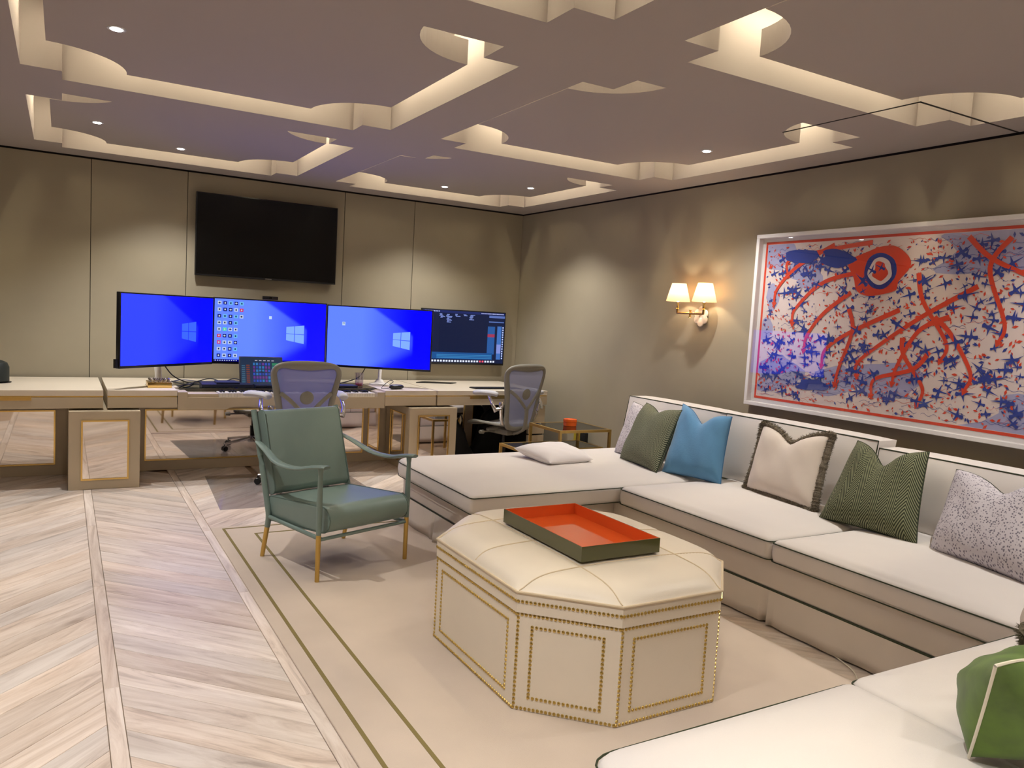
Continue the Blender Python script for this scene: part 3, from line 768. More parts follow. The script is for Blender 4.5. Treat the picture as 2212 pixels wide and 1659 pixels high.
# piano desk section
pu = thing('piano_desk', 'cream desk section with a keyboard set into its front edge', 'desk', (1.69, 7.2, .60), 0, 'desk units along the back wall')
mb = MB(); mb.box(.8851, 2.4999, 6.75, 6.764, .6412, .702); mb.box(.812, .885, 6.75, 7.0, .6412, .745); mb.box(2.50, 2.571, 6.75, 7.0, .6412, .745)
mb.add([(.812, 6.7505, .60), (1.18, 6.7505, .60), (1.24, 6.7505, .625), (2.14, 6.7505, .625), (2.20, 6.7505, .60), (2.571, 6.7505, .60), (2.571, 6.7505, .641), (.812, 6.7505, .641),
        (.812, 6.764, .60), (1.18, 6.764, .60), (1.24, 6.764, .625), (2.14, 6.764, .625), (2.20, 6.764, .60), (2.571, 6.764, .60), (2.571, 6.764, .641), (.812, 6.764, .641)],
       [(0, 1, 2, 3, 4, 5, 6, 7), (15, 14, 13, 12, 11, 10, 9, 8), (0, 8, 9, 1), (1, 9, 10, 2), (2, 10, 11, 3), (3, 11, 12, 4), (4, 12, 13, 5), (5, 13, 14, 6), (7, 15, 8, 0)])
obj('front_rail', mb, M_lacq, pu)
obj('key_bed', MB().box(.885, 2.50, 6.764, 7.02, .665, .695), M_lacq, pu)
obj('blank_strip', MB().box(.886, 1.125, 6.765, 6.93, .695, .73, .002), M_lacq, pu)
wk = MB(); bk_ = MB(); kw = (2.48 - 1.13) / 57
for k in range(57):
    x = 1.13 + k * kw; wk.box(x + .0006, x + kw - .0006, 6.766, 6.925, .697, .735, .0015 if False else 0)
    if k % 7 in (0, 1, 3, 4, 5) and k < 56: bk_.box(x + kw - .006, x + kw + .006, 6.825, 6.925, .735, .748)
obj('white_keys', wk, M_keyw, pu, kind='stuff', label='row of white piano keys'); obj('black_keys', bk_, M_black, pu, kind='stuff', label='row of black piano keys')
obj('desktop', MB().box(.812, 2.571, 7.02, 7.80, .716, .758, .002), M_lacqtop, pu)
obj('glass_top', MB().box(.84, 2.555, 6.93, 7.45, .7585, .7645), M_deskglass, pu, label='dark glass sheet over the keys')

# base cabinets with mirrored fronts
def framed_mirror(parent, x0, x1, z0, z1, y, depth=.006):
    """mirror pane with brass edging, facing -y"""
    b = .012
    m_ = obj('mirror_pane', MB().box(x0, x1, y - .002, y + depth, z0, z1), M_mirror, parent, label='mirror glass pane')
    mb = MB()
    mb.box(x0 - b, x1 + b, y - .008, y, z1, z1 + b).box(x0 - b, x1 + b, y - .008, y, z0 - b, z0).box(x0 - b, x0, y - .008, y, z0, z1).box(x1, x1 + b, y - .008, y, z0, z1)
    obj('brass_edging', mb, M_brass, m_, label='brass edging')
def cabinet(label, x0, x1, mirrors, y=7.30):
    t = thing('base_cabinet', label, 'cabinet', ((x0 + x1) / 2, 7.5, 0), 0, 'mirrored base cabinets under the desk')
    obj('body', MB().box(x0, x1, y, 7.80, .0, .60, .003), M_lacq, t)
    for a, b, z0, z1 in mirrors: framed_mirror(t, a, b, z0, z1, y - .001)
    return t
cabinet('cream base cabinet with mirror panel, left of the left pedestal', -1.8, .06, [(-1.62, -.95, .10, .525), (-.78, -.055, .10, .525)])
cabinet('long cream base cabinet with a wide mirror behind the office chair', .065, 2.86, [(.63, 2.555, .10, .525), (2.625, 2.72, .10, .525)])
cabinet('cream base cabinet with mirror panels under the corner desk', 2.865, 4.36, [(3.02, 3.22, .10, .525), (3.36, 3.66, .10, .56), (3.78, 4.1, .10, .56)])
def pedestal(label, x0, x1, side):
    t = thing('desk_pedestal', label, 'cabinet', ((x0 + x1) / 2, 6.9, 0), 0, 'mirrored pedestals under the desk')
    obj('body', MB().box(x0, x1, 6.685, 7.285, .0, .605, .003), M_lacq, t)
    framed_mirror(t, x0 + .095, x1 - .09, .085, .525, 6.684)
    if side:
        m_ = obj('mirror_pane', MB().box(x0 - .002, x0, 6.80, 7.16, .085, .525), M_mirror, t, label='mirror glass pane')
        mb = MB(); b = .012
        for a in ((6.80 - b, 7.16 + b, .525, .525 + b), (6.80 - b, 7.16 + b, .085 - b, .085), (6.80 - b, 6.80, .085, .525), (7.16, 7.16 + b, .085, .525)): mb.box(x0 - .007, x0, *a)
        obj('brass_edging', mb, M_brass, m_, label='brass edging')
    return t
pedestal('cream desk pedestal with a square mirror, left end, standing alone', .045, .535, False)
pedestal('cream desk pedestal with mirror between the two office chairs', 2.80, 3.285, True)
dp = thing('drawer_pedestal', 'narrow cream drawer pedestal against the right wall under the corner desk', 'cabinet', (4.25, 6.9, 0))
obj('body', MB().box(4.14, 4.335, 6.80, 7.285, 0, .605), M_gap, dp)
for z0, z1 in ((.02, .30), (.315, .605)): obj('drawer', MB().box(4.142, 4.333, 6.765, 6.80, z0, z1, .002), M_lacq, dp)
# small sockets / rear brackets under the gap between units
# ------------------------------------------------------------ screens
def smooth(a, b, x): t = max(0, min(1, (x - a) / (b - a))); return t * t * (3 - 2 * t)
def wallpaper(u, v, dim):
    """blue gradient with a beam fanning left from a window of light; v from the top"""
    d = .82 - u
    top = .38 - 1.15 * d + .05; bot = .66 + .9 * d
    m = smooth(top - .03, top + .04, v) * (1 - smooth(bot - .10, bot + .15, v)) if d > 0 else 0
    far = smooth(.95, .25, u)
    b = .30 * smooth(.85, .1, u) + m * (.25 + .45 * far) + .25 * smooth(.55, .0, u)
    b = min(1, b) * dim
    return (.065 * b, .125 * b, 1.0)
def screen_frame(cx, cy, ang):
    M = Matrix.Translation((cx, cy, 0)) @ Matrix.Rotation(ang, 4, 'Z'); return M
M_scr = attr_mat('lit_screen', SCREEN); M_scr1 = attr_mat('lit_screen_dim', 1.0)
SW, SH = 1.03, .60
def monitor(label, cx, cy, ang, zc, dim, kind='wall', stand=True, w=SW, h=SH):
    t = thing('monitor', label, 'monitor', (cx, cy, .76), ang, 'screens on and over the desk')
    M = Matrix.Translation((0, 0, zc - .76))
    def L(x, z, y=-.0165): return (x, y, zc - .76 + z)
    obj('bezel', MB().box(-w / 2, w / 2, -.015, .02, -h / 2, h / 2, .004).xf(M), M_black, t, True, local=True)
    obj('rear_housing', MB().box(-w * .36, w * .36, .02, .045, -h * .32, h * .32, .01).xf(M), M_black, t, True, local=True)
    bz = .012; bb = .022
    x0, x1, z0, z1 = -w / 2 + bz, w / 2 - bz, -h / 2 + bb, h / 2 - bz
    mb = MB()
    if kind == 'wall':
        NX, NZ = 60, 36
        for j in range(NZ + 1):
            for i in range(NX + 1):
                u, v = i / NX, j / NZ; o = mb.add([L(x0 + (x1 - x0) * u, z1 + (z0 - z1) * v)], []); mb.col[o] = wallpaper(u, v, dim)
        for j in range(NZ):
            for i in range(NX):
                a = j * (NX + 1) + i; mb.f.append((a, a + NX + 1, a + NX + 2, a + 1))
    def R_(u0, u1, v0, v1, col, e=0.0):
        mb.quad(L(x0 + (x1 - x0) * u0, z1 + (z0 - z1) * v1, -.0168 - e), L(x0 + (x1 - x0) * u1, z1 + (z0 - z1) * v1, -.0168 - e), L(x0 + (x1 - x0) * u1, z1 + (z0 - z1) * v0, -.0168 - e), L(x0 + (x1 - x0) * u0, z1 + (z0 - z1) * v0, -.0168 - e), col)
    if kind == 'code':
        R_(0, 1, 0, 1, (.006, .012, .05))
        R_(0, 1, 0, .045, (.01, .02, .12), .0002)
        for k in range(10): R_(.02 + k * .018, .032 + k * .018, .012, .03, (.5, .55, .9), .0004)
        for k in range(18): R_(.7 + k * .016, .711 + k * .016, .012, .03, (.45, .5, .85), .0004)
        R_(.20, .80, .055, .80, (.004, .010, .045), .0002)
        rd = random.Random(4)
        for (u, v, n_) in ((.19, .06, 5), (.27, .07, 9), (.37, .06, 3), (.47, .06, 2), (.55, .06, 6)):
            for k in range(n_): R_(u + rd.uniform(0, .02), u + .03 + rd.uniform(0, .05), v + k * .018, v + .012 + k * .018, (.22, .3, .7), .0005)
        R_(.80, 1, .055, .10, (.10, .16, .45), .0003); R_(.80, .99, .17, .19, (.10, .18, .5), .0003)
        R_(.79, .88, .27, .82, (.02, .10, .34), .0003); R_(.79, .88, .42, .48, (.35, .04, .10), .0005)
        R_(.91, .965, .26, .92, (.05, .16, .5), .0003); R_(.91, .965, .62, .80, (.22, .28, .7), .0005)
        R_(.0, .86, .80, .93, (.01, .08, .28), .0003)
        for k in range(3): R_(.18, .85, .84 + k * .028, .855 + k * .028, (.04, .22, .5), .0005)
        for k in range(26):
            c_ = (.8, .85, 1) if k not in (20, 21) else (.9, .1, .15)
            R_(.02 + k * .034, .042 + k * .034, .95, .985, c_, .0005)
        for k in range(14): R_(.975, .99, .27 + k * .047, .30 + k * .047, (.5, .6, 1), .0005)
    sc_ = obj('screen', mb, M_scr if kind == 'wall' else M_scr1, t, local=True, label='lit display')
    if kind == 'wall':
        mb = MB()
        # the four panes of the window logo, in the wallpaper's own perspective
        def lp(a, b):   # a across 0..1, b down 0..1 in the leaning square
            u = .635 + a * .165; tp = .405 - .035 * a; bt = .625 + .055 * a
            return (x0 + (x1 - x0) * u, z1 + (z0 - z1) * (tp + (bt - tp) * b))
        g = .018; lc = (.10, .19, 1.05)
        if dim < .5: lc = (.02, .06, 1.0)  # angle dimming put into the logo colour of the turned screen
        for a0, a1 in ((0, .46 - g), (.46 + g, 1)):
            for b0, b1 in ((0, .5 - g), (.5 + g, 1)):
                q = [L(*lp(a, b), -.0172) for a, b in ((a0, b1), (a1, b1), (a1, b0), (a0, b0))]; mb.quad(*q, lc)
        obj('window_logo', mb, M_scr, sc_, local=True, label='pale four pane window emblem')
    if stand:
        sb = MB(); sb.tube(catmull([(0, .05, zc - .76 - .05), (0, .12, .25), (0, .10, .10), (0, .10, .02)], 5), [.022] * 15 + [.022], 12, flat=(1.5, .8))
        obj('stand_arm', sb, M_white, t, True, local=True)
        sb = MB().lathe((0, .10, .0005), [(.10, 0), (.10, .008), (.05, .02), (.03, .05)], 24); obj('stand_foot', sb, M_white, t, True, local=True)
    return t, (x0, x1, z0, z1, L)
monitor('left monitor, turned inward, showing a dark blue wallpaper', .770, 7.114, .695, 1.224, .22)  # low dim value puts viewing-angle falloff into the wallpaper colours
m2, fr = monitor('middle monitor crowded with desktop icons on blue wallpaper', 1.690, 7.454, -.026, 1.228, .9)
m3o, fr3 = monitor('third monitor from the left, blue wallpaper with one small icon', 2.671, 7.229, -.538, 1.220, .85)
m4, _ = monitor('wide monitor near the corner showing dark software windows and an icon bar', 3.837, 7.75, 0, 1.243, 1, 'code', False)
obj('wall_bracket', MB().box(-.15, .15, .045, .075, 1.243 - .76 - .1, 1.243 - .76 + .1), M_black, m4, local=True)
# icons of the middle screen
x0, x1, z0, z1, L = fr; mb = MB()
def pl(u0, u1, v0, v1, col, e=0.0):
    mb.quad(L(x0 + (x1 - x0) * u0, z1 + (z0 - z1) * v1, -.0176 - e), L(x0 + (x1 - x0) * u1, z1 + (z0 - z1) * v1, -.0176 - e), L(x0 + (x1 - x0) * u1, z1 + (z0 - z1) * v0, -.0176 - e), L(x0 + (x1 - x0) * u0, z1 + (z0 - z1) * v0, -.0176 - e), col)
W_, K_, G_, RD, CY_ = (.5, .6, .75), (.005, .01, .12), (.1, .7, .3), (.6, .03, .08), (.15, .5, .8)
icons = ["w k c k c", "w k k w r", "k c k c w", "w w k c .", "w g w w .", "r k k c .", "r w w k .", "w w k c .", "k w k w ."]
cm = {'w': W_, 'k': K_, 'g': G_, 'r': RD, 'c': CY_}
for j, rw in enumerate(icons):
    for i, ch in enumerate(rw.split()):
        if ch == '.': continue
        u = .025 + i * .0475; v = .035 + j * .105
        pl(u, u + .032, v, v + .055, cm[ch]); q = cm['w'] if ch in 'krg' else K_
        pl(u + .010, u + .022, v + .015, v + .04, q, .0003)
        if (i + j) % 3 == 0: pl(u + .004, u + .028, v + .024, v + .030, q, .0005)
pl(.475, .50, .24, .29, (.55, .7, .9))
pl(0, 1, .965, 1, (.0, .0, .18))
for k in range(10): pl(.01 + k * .02, .02 + k * .02, .975, .99, W_, .0003)
obj('desktop_icons', mb, M_scr1, m2, local=True, kind='stuff', label='rows of small desktop icons and taskbar')
x0, x1, z0, z1, L = fr3; mb = MB(); pl(.14, .17, .26, .32, (.5, .65, .85)); pl(.145, .165, .275, .285, K_, .0003)
obj('desktop_icon', mb, M_scr1, m3o, local=True, label='one small pale icon')
wc = thing('webcam', 'small black webcam clipped on top of the middle monitor', 'camera', (1.68, 7.44, 1.53))
obj('housing', MB().box(1.60, 1.74, 7.42, 7.455, 1.531, 1.563, .006), M_black, wc, True)
obj('lens', MB().lathe((1.67, 7.42, 1.547), [(.011, 0), (.011, .004), (.006, .005)], 16, (0, -1, 0)), M_tv, wc)
sp = obj('usb_stick', MB().box(-.545, -.518, -.01, .012, .17, .24, .002), M_black, bpy.data.objects['monitor'], local=True)

# television
tv = thing('television', 'large black wall television, switched off, above the monitors', 'television', (1.72, 7.80, 2.1))
obj('housing', MB().box(1.057, 2.380, 7.762, 7.81, 1.722, 2.482, .004), M_black, tv, True)
obj('screen', MB().box(1.066, 2.371, 7.7605, 7.7625, 1.738, 2.473), M_tv, tv)
obj('badge', MB().box(1.69, 1.75, 7.760, 7.762, 1.727, 1.732), M_steel, tv)
obj('wall_bracket', MB().box(1.5, 1.95, 7.81, 7.829, 1.95, 2.3), M_black, tv)

# ------------------------------------------------------------ desk items
bx = thing('brass_box', 'small brass box topped with a row of chrome knobs on the desk', 'box', (.69, 7.0, .76))
obj('case', MB().box(.605, .785, 6.93, 7.12, .7605, .805, .003), M_brass, bx, True)
for j in range(2):
    for i in range(5):
        obj('knob', MB().lathe((.628 + i * .034, 6.975 + j * .07, .805), [(.006, 0), (.006, .01), (.014, .016), (.012, .028), (0, .032)], 12), M_chrome, bx, True)
dv = thing('control_surface', 'low dark navy control surface with a raised keypad on the piano desk', 'device', (1.2, 7.05, .765))
obj('case', MB().prism([(1.02, 6.94), (1.44, 6.94), (1.42, 7.24), (1.04, 7.24)], .765, .79), M_navy, dv)
obj('keypad', MB().prism([(1.14, 6.97), (1.33, 6.97), (1.32, 7.16), (1.15, 7.16)], .79, .805), M_navy, dv)
dv = thing('tablet_stand', 'dark low device behind the piano keys to the left of the chair', 'device', (1.5, 6.97, .765))
obj('case', MB().box(1.46, 1.75, 6.95, 7.02, .765, .785, .003), M_navy, dv)
dv = obj('hard_drive', MB().box(2.16, 2.38, 6.95, 7.10, .765, .785, .003), M_navy); tag(dv, 'flat navy drive on the glass beside the tumbler', 'device')
# touch screen
ts = thing('touch_panel', 'tilted touch panel full of small coloured keys in front of the middle monitor', 'screen', (1.55, 7.12, .766), -.04)
Mt = Matrix.Rotation(math.radians(-22), 4, 'X')
obj('housing', MB().box(-.19, .19, 0, .018, 0, .27, .004).xf(Mt), M_black, ts, True, local=True)
obj('prop_stand', MB().box(-.05, .05, .02, .14, 0, .008).box(-.02, .02, .045, .06, .008, .12), M_black, ts, local=True)
mb = MB(); rd = random.Random(3)
def tq(u0, u1, v0, v1, col, e=0):
    mb.quad(*[Mt @ Vector((-.18 + .36 * u, -.0008 - e, .26 - .25 * v)) for u, v in ((u0, v1), (u1, v1), (u1, v0), (u0, v0))], col)
tq(0, 1, 0, 1, (.004, .02, .06))
for j in range(9): tq(.03, .11, .3 + j * .075, .34 + j * .075, (.03, .12, .2), .0003); tq(.14, .22, .28 + j * .078, .33 + j * .078, (.14, .03, .02), .0003)
for j in range(6):
    for i in range(6):
        c_ = [(.01, .06, .45), (.01, .14, .42), (.01, .04, .30), (.10, .02, .22)][rd.randrange(4)]
        tq(.30 + i * .072, .35 + i * .072, .20 + j * .125, .29 + j * .125, c_, .0003)
for j in range(6): tq(.76, .94, .20 + j * .13, .29 + j * .13, [(.01, .2, .09), (.02, .25, .16)][j % 2], .0003)
for i in range(5): tq(.35 + i * .1, .41 + i * .1, .10, .13, (.5, .5, .6), .0003)
obj('key_grid', mb, M_scr1, ts, local=True, label='lit grid of coloured keys')
# tumbler
cp = thing('tumbler', 'clear tumbler with a little red drink on the desk glass', 'glass', (2.43, 7.07, .765))
obj('glass_wall', MB().lathe((2.43, 7.07, .765), [(.036, 0), (.043, .13), (.041, .13), (.034, .006), (0, .006)], 24), M_cup, cp, True)
obj('drink', MB().lathe((2.43, 7.07, .772), [(.033, 0), (.0345, .025), (0, .0255)], 24), M_red, cp, True)
pc = thing('headphone_pouch', 'black oblong pouch with a looped lead on the desk', 'pouch', (2.72, 6.88, .76))
obj('case', MB().tube(catmull([(2.66, 6.86, .783), (2.72, 6.87, .785), (2.80, 6.89, .783)], 5), [.012, .018, .022, .022, .022, .023, .023, .022, .022, .018, .012], 12, flat=(1.3, 1)), M_black, pc, True)
obj('lead', MB().tube(catmull([(2.66, 6.86, .775), (2.60, 6.90, .764), (2.64, 7.00, .775), (2.72, 7.02, .83), (2.74, 6.99, .82), (2.70, 6.98, .79), (2.72, 6.93, .795)], 6), .003, 6), M_wire, pc, True)
o = obj('base_plate', MB().prism([(3.20, 7.52), (3.56, 7.42), (3.66, 7.50), (3.32, 7.62)], .7605, .768), M_black); tag(o, 'thin black plate lying on the desk below the corner monitor', 'plate')
kb = thing('keyboard', 'thin dark keyboard on the corner desk seen edge on', 'keyboard', (3.9, 6.97, .76))
obj('case', MB().box(3.58, 4.12, 6.90, 7.04, .7605, .770, .002), M_black, kb)
mb = MB()
for i in range(26):
    for j in range(5): mb.box(3.59 + i * .020, 3.607 + i * .020, 6.906 + j * .026, 6.928 + j * .026, .770, .773)
obj('keys', mb, M_black, kb, kind='stuff')
spk = thing('desk_speaker', 'dark rounded speaker at the left edge of the desk', 'speaker', (-.46, 7.32, .76))
obj('body', MB().lathe((-.46, 7.32, .762), [(.085, 0), (.10, .01), (.10, .12), (.085, .155), (.05, .172), (0, .176)], 28), mat('dark_green_speaker', rgb(34, 40, 38), .5), spk, True)
obj('foot', MB().lathe((-.46, 7.32, .7605), [(.115, 0), (.115, .004), (.08, .006)], 28), M_black, spk)
# cables
for lab, pts in (('black cable drooping from the left monitor to the desk', [(.74, 7.22, .95), (.82, 7.24, .84), (.93, 7.26, .78), (1.05, 7.2, .765)]),
                 ('tangled black cable behind the control surface', [(.80, 7.10, .80), (.92, 7.06, .775), (1.02, 7.30, .775), (1.15, 7.36, .80), (1.25, 7.32, .775), (1.36, 7.38, .80), (1.45, 7.3, .772)]),
                 ('white cable beside the left monitor stand', [(.72, 7.08, .79), (.80, 7.20, .785), (.90, 7.32, .79), (1.0, 7.42, .775), (1.10, 7.40, .765)]),
                 ('black cable hanging behind the third monitor', [(2.58, 7.30, .95), (2.52, 7.32, .84), (2.42, 7.34, .79), (2.30, 7.3, .768)])):
    o = obj('cable', MB().tube(catmull(pts, 8), .005, 6), M_white if 'white' in lab else M_wire, smooth=True); tag(o, lab, 'cable', 'cables on the desk')
o = obj('floor_cable', MB().tube(catmull([(3.15, 2.33, .012), (3.125, 2.24, .010), (3.07, 2.12, .014), (2.97, 2.0, .016), (2.9, 1.8, .016)], 8), .003, 6), M_whitep, smooth=True)
tag(o, 'thin pale cable coming out from under the sofa skirt', 'cable')

# ------------------------------------------------------------ office chairs (local: faces +y)
def office_chair(label, x, y, rot, base_rot=0.0, group='office chairs at the desk', pads=(50, 8)):
    t = thing('office_chair', label, 'office chair', (x, y, 0.0), rot, group)
    # backrest: outer and inner contours in the back plane, leaning back slightly
    def bp(u, z, dy=0): # u across, z height
        curve = .045 * (abs(u) / .28) ** 2
        return Vector((u, -.235 - (z - .45) * .16 + curve + dy, z))
    outer = [(0, 1.062), (.13, 1.056), (.225, 1.035), (.272, .985), (.275, .92), (.258, .83), (.235, .72), (.215, .60), (.20, .50), (.17, .43), (.09, .405)]
    inner = [(0, .985), (.11, .992), (.20, .998), (.232, .965), (.226, .91), (.205, .83), (.185, .72), (.168, .60), (.155, .515), (.13, .465), (.07, .445)]
    def full(h): return [(u, z) for u, z in h] + [(0, h[-1][1] - .0)] + [(-u, z) for u, z in h[::-1][:-1]]
    O = catmull([(u, z, 0) for u, z in full(outer)], 4, True); I = catmull([(u, z, 0) for u, z in full(inner)], 4, True)
    n = len(O); mb = MB()
    for k in range(n):
        o_, i_ = O[k], I[k]; mid = (o_ + i_) / 2
        mb.add([bp(o_.x, o_.y, 0), bp(o_.x, o_.y, -.012), bp(mid.x, mid.y, -.022), bp(i_.x, i_.y, -.010), bp(i_.x, i_.y, 0.002), bp(mid.x, mid.y, .012)], [])
    for k in range(n):
        j = (k + 1) % n
        for q in range(6): mb.f.append((k * 6 + q, k * 6 + (q + 1) % 6, j * 6 + (q + 1) % 6, j * 6 + q))
    obj('back_frame', mb, M_aer, t, 'all', local=True)
    mb = MB(); rows_ = 8
    c0 = Vector((0, .75, 0))
    for s in (1, .75, .5, .25):
        for k in range(n): q = c0.lerp(I[k], s); mb.add([bp(q.x, q.y, -.004)], [])
    ci = mb.add([bp(0, .75, -.004)], [])
    for r_ in range(3):
        for k in range(n): mb.f.append((r_ * n + k, r_ * n + (k + 1) % n, (r_ + 1) * n + (k + 1) % n, (r_ + 1) * n + k))
    for k in range(n): mb.f.append((3 * n + k, 3 * n + (k + 1) % n, ci))
    obj('back_mesh', mb, M_mesh, t, 'all', local=True)
    # Y shaped spine and lumbar pad behind the mesh
    mb = MB()
    for sx in (-1, 1): mb.tube(catmull([bp(sx * .20, .80, -.015), bp(sx * .13, .745, -.035), bp(sx * .05, .665, -.05), bp(0, .61, -.055)], 5), .017, 8, flat=(1, .6), upv=(0, 1, 0))
    mb.tube(catmull([bp(0, .63, -.055), bp(0, .52, -.07), bp(0, .42, -.06), (0, -.16, .36)], 5), [.022] * 16, 8, flat=(1, .7), upv=(0, 1, 0))
    obj('spine', mb, M_aer, t, True, local=True)
    lp = MB().lathe(bp(0, .765, -.02), [(.005, -.012), (.045, -.008), (.055, 0), (.045, .010), (.005, .014)], 20, (0, 1, .15)); lp.xf(Matrix.Identity(4))
    obj('lumbar_pad', lp, M_aer, t, True, local=True)
    # seat
    so = round_poly([(-.23, -.20), (.23, -.20), (.26, .20), (.20, .27), (-.20, .27), (-.26, .20)], .07)
    so = [Vector((x_, y_)) for x_, y_ in so]
    def sz(x_, y_): return .45 + .02 * (abs(x_) / .26) ** 2 - .035 * max(0, (y_ - .10) / .17) ** 2 * 1.0
    obj('seat_frame', MB().tube([(p_.x, p_.y, sz(p_.x, p_.y)) for p_ in densify_v(so)], .020, 8, True, flat=(1.1, .7)), M_aer, t, True, local=True)
    mb = MB(); D = densify_v(so); n = len(D)
    for s in (1, .7, .4): 
        for p_ in D: q = p_ * s; mb.add([(q.x, q.y, sz(q.x, q.y) - .012 * (1 - s) + .006)], [])
    ci = mb.add([(0, 0, .44)], [])
    for r_ in range(2):
        for k in range(n): mb.f.append((r_ * n + k, r_ * n + (k + 1) % n, (r_ + 1) * n + (k + 1) % n, (r_ + 1) * n + k))
    for k in range(n): mb.f.append((2 * n + k, 2 * n + (k + 1) % n, ci))
    obj('seat_mesh', mb, M_aerarm, t, 'all', local=True)
    # mechanism, gas lift
    obj('tilt_mechanism', MB().box(-.09, .09, -.16, .12, .345, .40, .015).box(-.20, .20, -.02, .03, .38, .41, .01), M_aer, t, True, local=True)
    kn = MB().tube([(-.09, .02, .372), (-.24, .02, .372)], .009, 10).tube([(-.24, .02, .372), (-.285, .02, .372)], [.022, .017], 10)
    obj('tension_knob', kn, M_aer, t, True, local=True)
    for sx in (-1, 1):
        a = thing('tmp', '', '') if False else None
        st = catmull([(sx * .20, -.20, .47), (sx * .245, -.22, .56), (sx * .262, -.235, .66)], 4)
        br = obj('arm_bracket', MB().tube(st, .018, 10).lathe((sx * .262, -.235, .645), [(.024, 0), (.026, .03), (.018, .048)], 14).tube([(sx * .262, -.235, .63), (sx * .315, -.21, .62)], .016, 10), M_chrome, t, True, local=True)
        obj('arm_post', MB().tube(catmull([(sx * .310, -.215, .60), (sx * .330, -.19, .66), (sx * .325, -.14, .72), (sx * .322, -.12, .745)], 4), [.022, .021, .020, .019, .018, .017, .016, .015, .015, .015, .015, .015, .015], 10), M_chrome, br, True, local=True)
        pdm = MB().tube(catmull([(sx * .335, -.205, .752), (sx * .33, -.16, .768), (sx * .315, -.04, .772), (sx * .30, .03, .762)], 5), [.026, .034, .038, .040, .040, .041, .042, .042, .042, .042, .042, .042, .041, .038, .034, .022], 12, flat=(1.05, .62))
        pv = Vector((sx * .322, -.12, 0)); pdm.xf(Matrix.Translation(pv) @ Matrix.Rotation(math.radians(pads[0] if sx < 0 else -pads[1]), 4, 'Z') @ Matrix.Translation(-pv))
        obj('arm_pad', pdm, M_aerarm, t, True, local=True, label='pale padded armrest')
    obj('gas_lift', MB().tube([(0, -.02, .12), (0, -.02, .24)], .028, 14).tube([(0, -.02, .24), (0, -.02, .35)], .016, 12), M_black, t, True, local=True)
    obj('hub', MB().lathe((0, -.02, .075), [(.045, 0), (.05, .03), (.04, .06), (.03, .065)], 18), M_steel, t, True, local=True)
    for k in range(5):
        a = base_rot + k * 2 * PI / 5; d = Vector((math.cos(a), math.sin(a), 0)); c = Vector((0, -.02, 0)); e = c + d * .31
        lg = obj('leg', MB().tube([c + d * .03 + Vector((0, 0, .115)), c + d * .17 + Vector((0, 0, .095)), e + Vector((0, 0, .077))], [.024, .020, .013], 10, flat=(1, .8)), M_chrome, t, True, local=True)
        wm = MB(); sd = Vector((-d.y, d.x, 0)); e2 = e
        for q in (-1, 1): wm.lathe(e2 + sd * (.006 if q > 0 else -.006) + Vector((0, 0, .029)), [(.010, 0), (.028, .001), (.0285, .012), (.024, .017), (0, .018)], 16, sd * q)
        wm.tube([e2 + Vector((0, 0, .04)), e2 + Vector((0, 0, .072))], .006, 8)
        obj('caster', wm, M_black, lg, True, local=True, label='black twin wheel caster')
    return t
def densify_v(P):
    out = []; N = len(P)
    for i in range(N):
        a, b = Vector(P[i]), Vector(P[(i + 1) % N]); k = max(1, int((b - a).length / .05))
        for j in range(k): out.append(a.lerp(b, j / k))
    return out
office_chair('grey mesh office chair at the piano desk behind the green armchair', 1.70, 6.44, math.radians(-3), math.radians(72 * 2 + 18))
office_chair('grey mesh office chair in the corner beside the glass side tables', 3.80, 6.70, math.radians(15), math.radians(20), pads=(45, 8))

# floor mat
o = obj('chair_mat', MB().prism([(.99, 5.78), (2.24, 5.78), (2.24, 6.95), (1.06, 6.95)], .0005, .003), M_mat); tag(o, 'clear plastic chair mat under the piano desk chair', 'mat')
for q in bpy.data.objects:
    if q.name.startswith('office_chair') and q.parent is None and q.location.x < 2.5: q.location.z = .0035

# ------------------------------------------------------------ nesting tables
def glass_table(label, x0, x1, y0, y1, z, s=.022):
    t = thing('nesting_table', label, 'table', ((x0 + x1) / 2, (y0 + y1) / 2, 0), 0, 'glass nesting tables by the chaise')
    mb = MB(); mb.box(x0, x1, y0, y0 + s, z - s, z).box(x0, x1, y1 - s, y1, z - s, z).box(x0, x0 + s, y0 + s, y1 - s, z - s, z).box(x1 - s, x1, y0 + s, y1 - s, z - s, z)
    obj('top_frame', mb, M_brassb, t, label='square brass top frame')
    for a in (x0, x1 - s):
        for b in (y0, y1 - s): obj('leg', MB().box(a, a + s, b, b + s, 0, z - s), M_brassb, t)
    obj('glass_top', MB().box(x0 + s, x1 - s, y0 + s, y1 - s, z - .008, z - .001), M_smoke, t, label='smoked glass top')
    return t
glass_table('taller brass and smoked glass nesting table holding the orange jar', 3.70, 4.25, 5.52, 6.03, .55)
glass_table('lower brass and smoked glass nesting table slid under the taller one', 3.36, 4.20, 5.565, 5.965, .385)
jr = thing('round_jar', 'small round orange jar on the taller glass table', 'jar', (3.99, 5.80, .55))
obj('base', MB().lathe((3.99, 5.80, .5505), [(.058, 0), (.060, .01), (.060, .032), (0, .032)], 28), M_amber, jr, True)
obj('lid', MB().lathe((3.99, 5.80, .584), [(.061, 0), (.063, .01), (.060, .026), (.045, .028), (.040, .020), (0, .020)], 28), M_amber, jr, True)
fd = thing('document_folder', 'yellow and black folder standing against the right wall behind the tables', 'folder', (4.50, 6.30, 0))
obj('cover', MB().box(4.47, 4.505, 6.31, 6.42, 0, .40, .002), M_yellow, fd, label='yellow cover'); obj('spine', MB().box(4.47, 4.505, 6.22, 6.309, 0, .40, .002), M_blackcloth, fd, label='black spine')
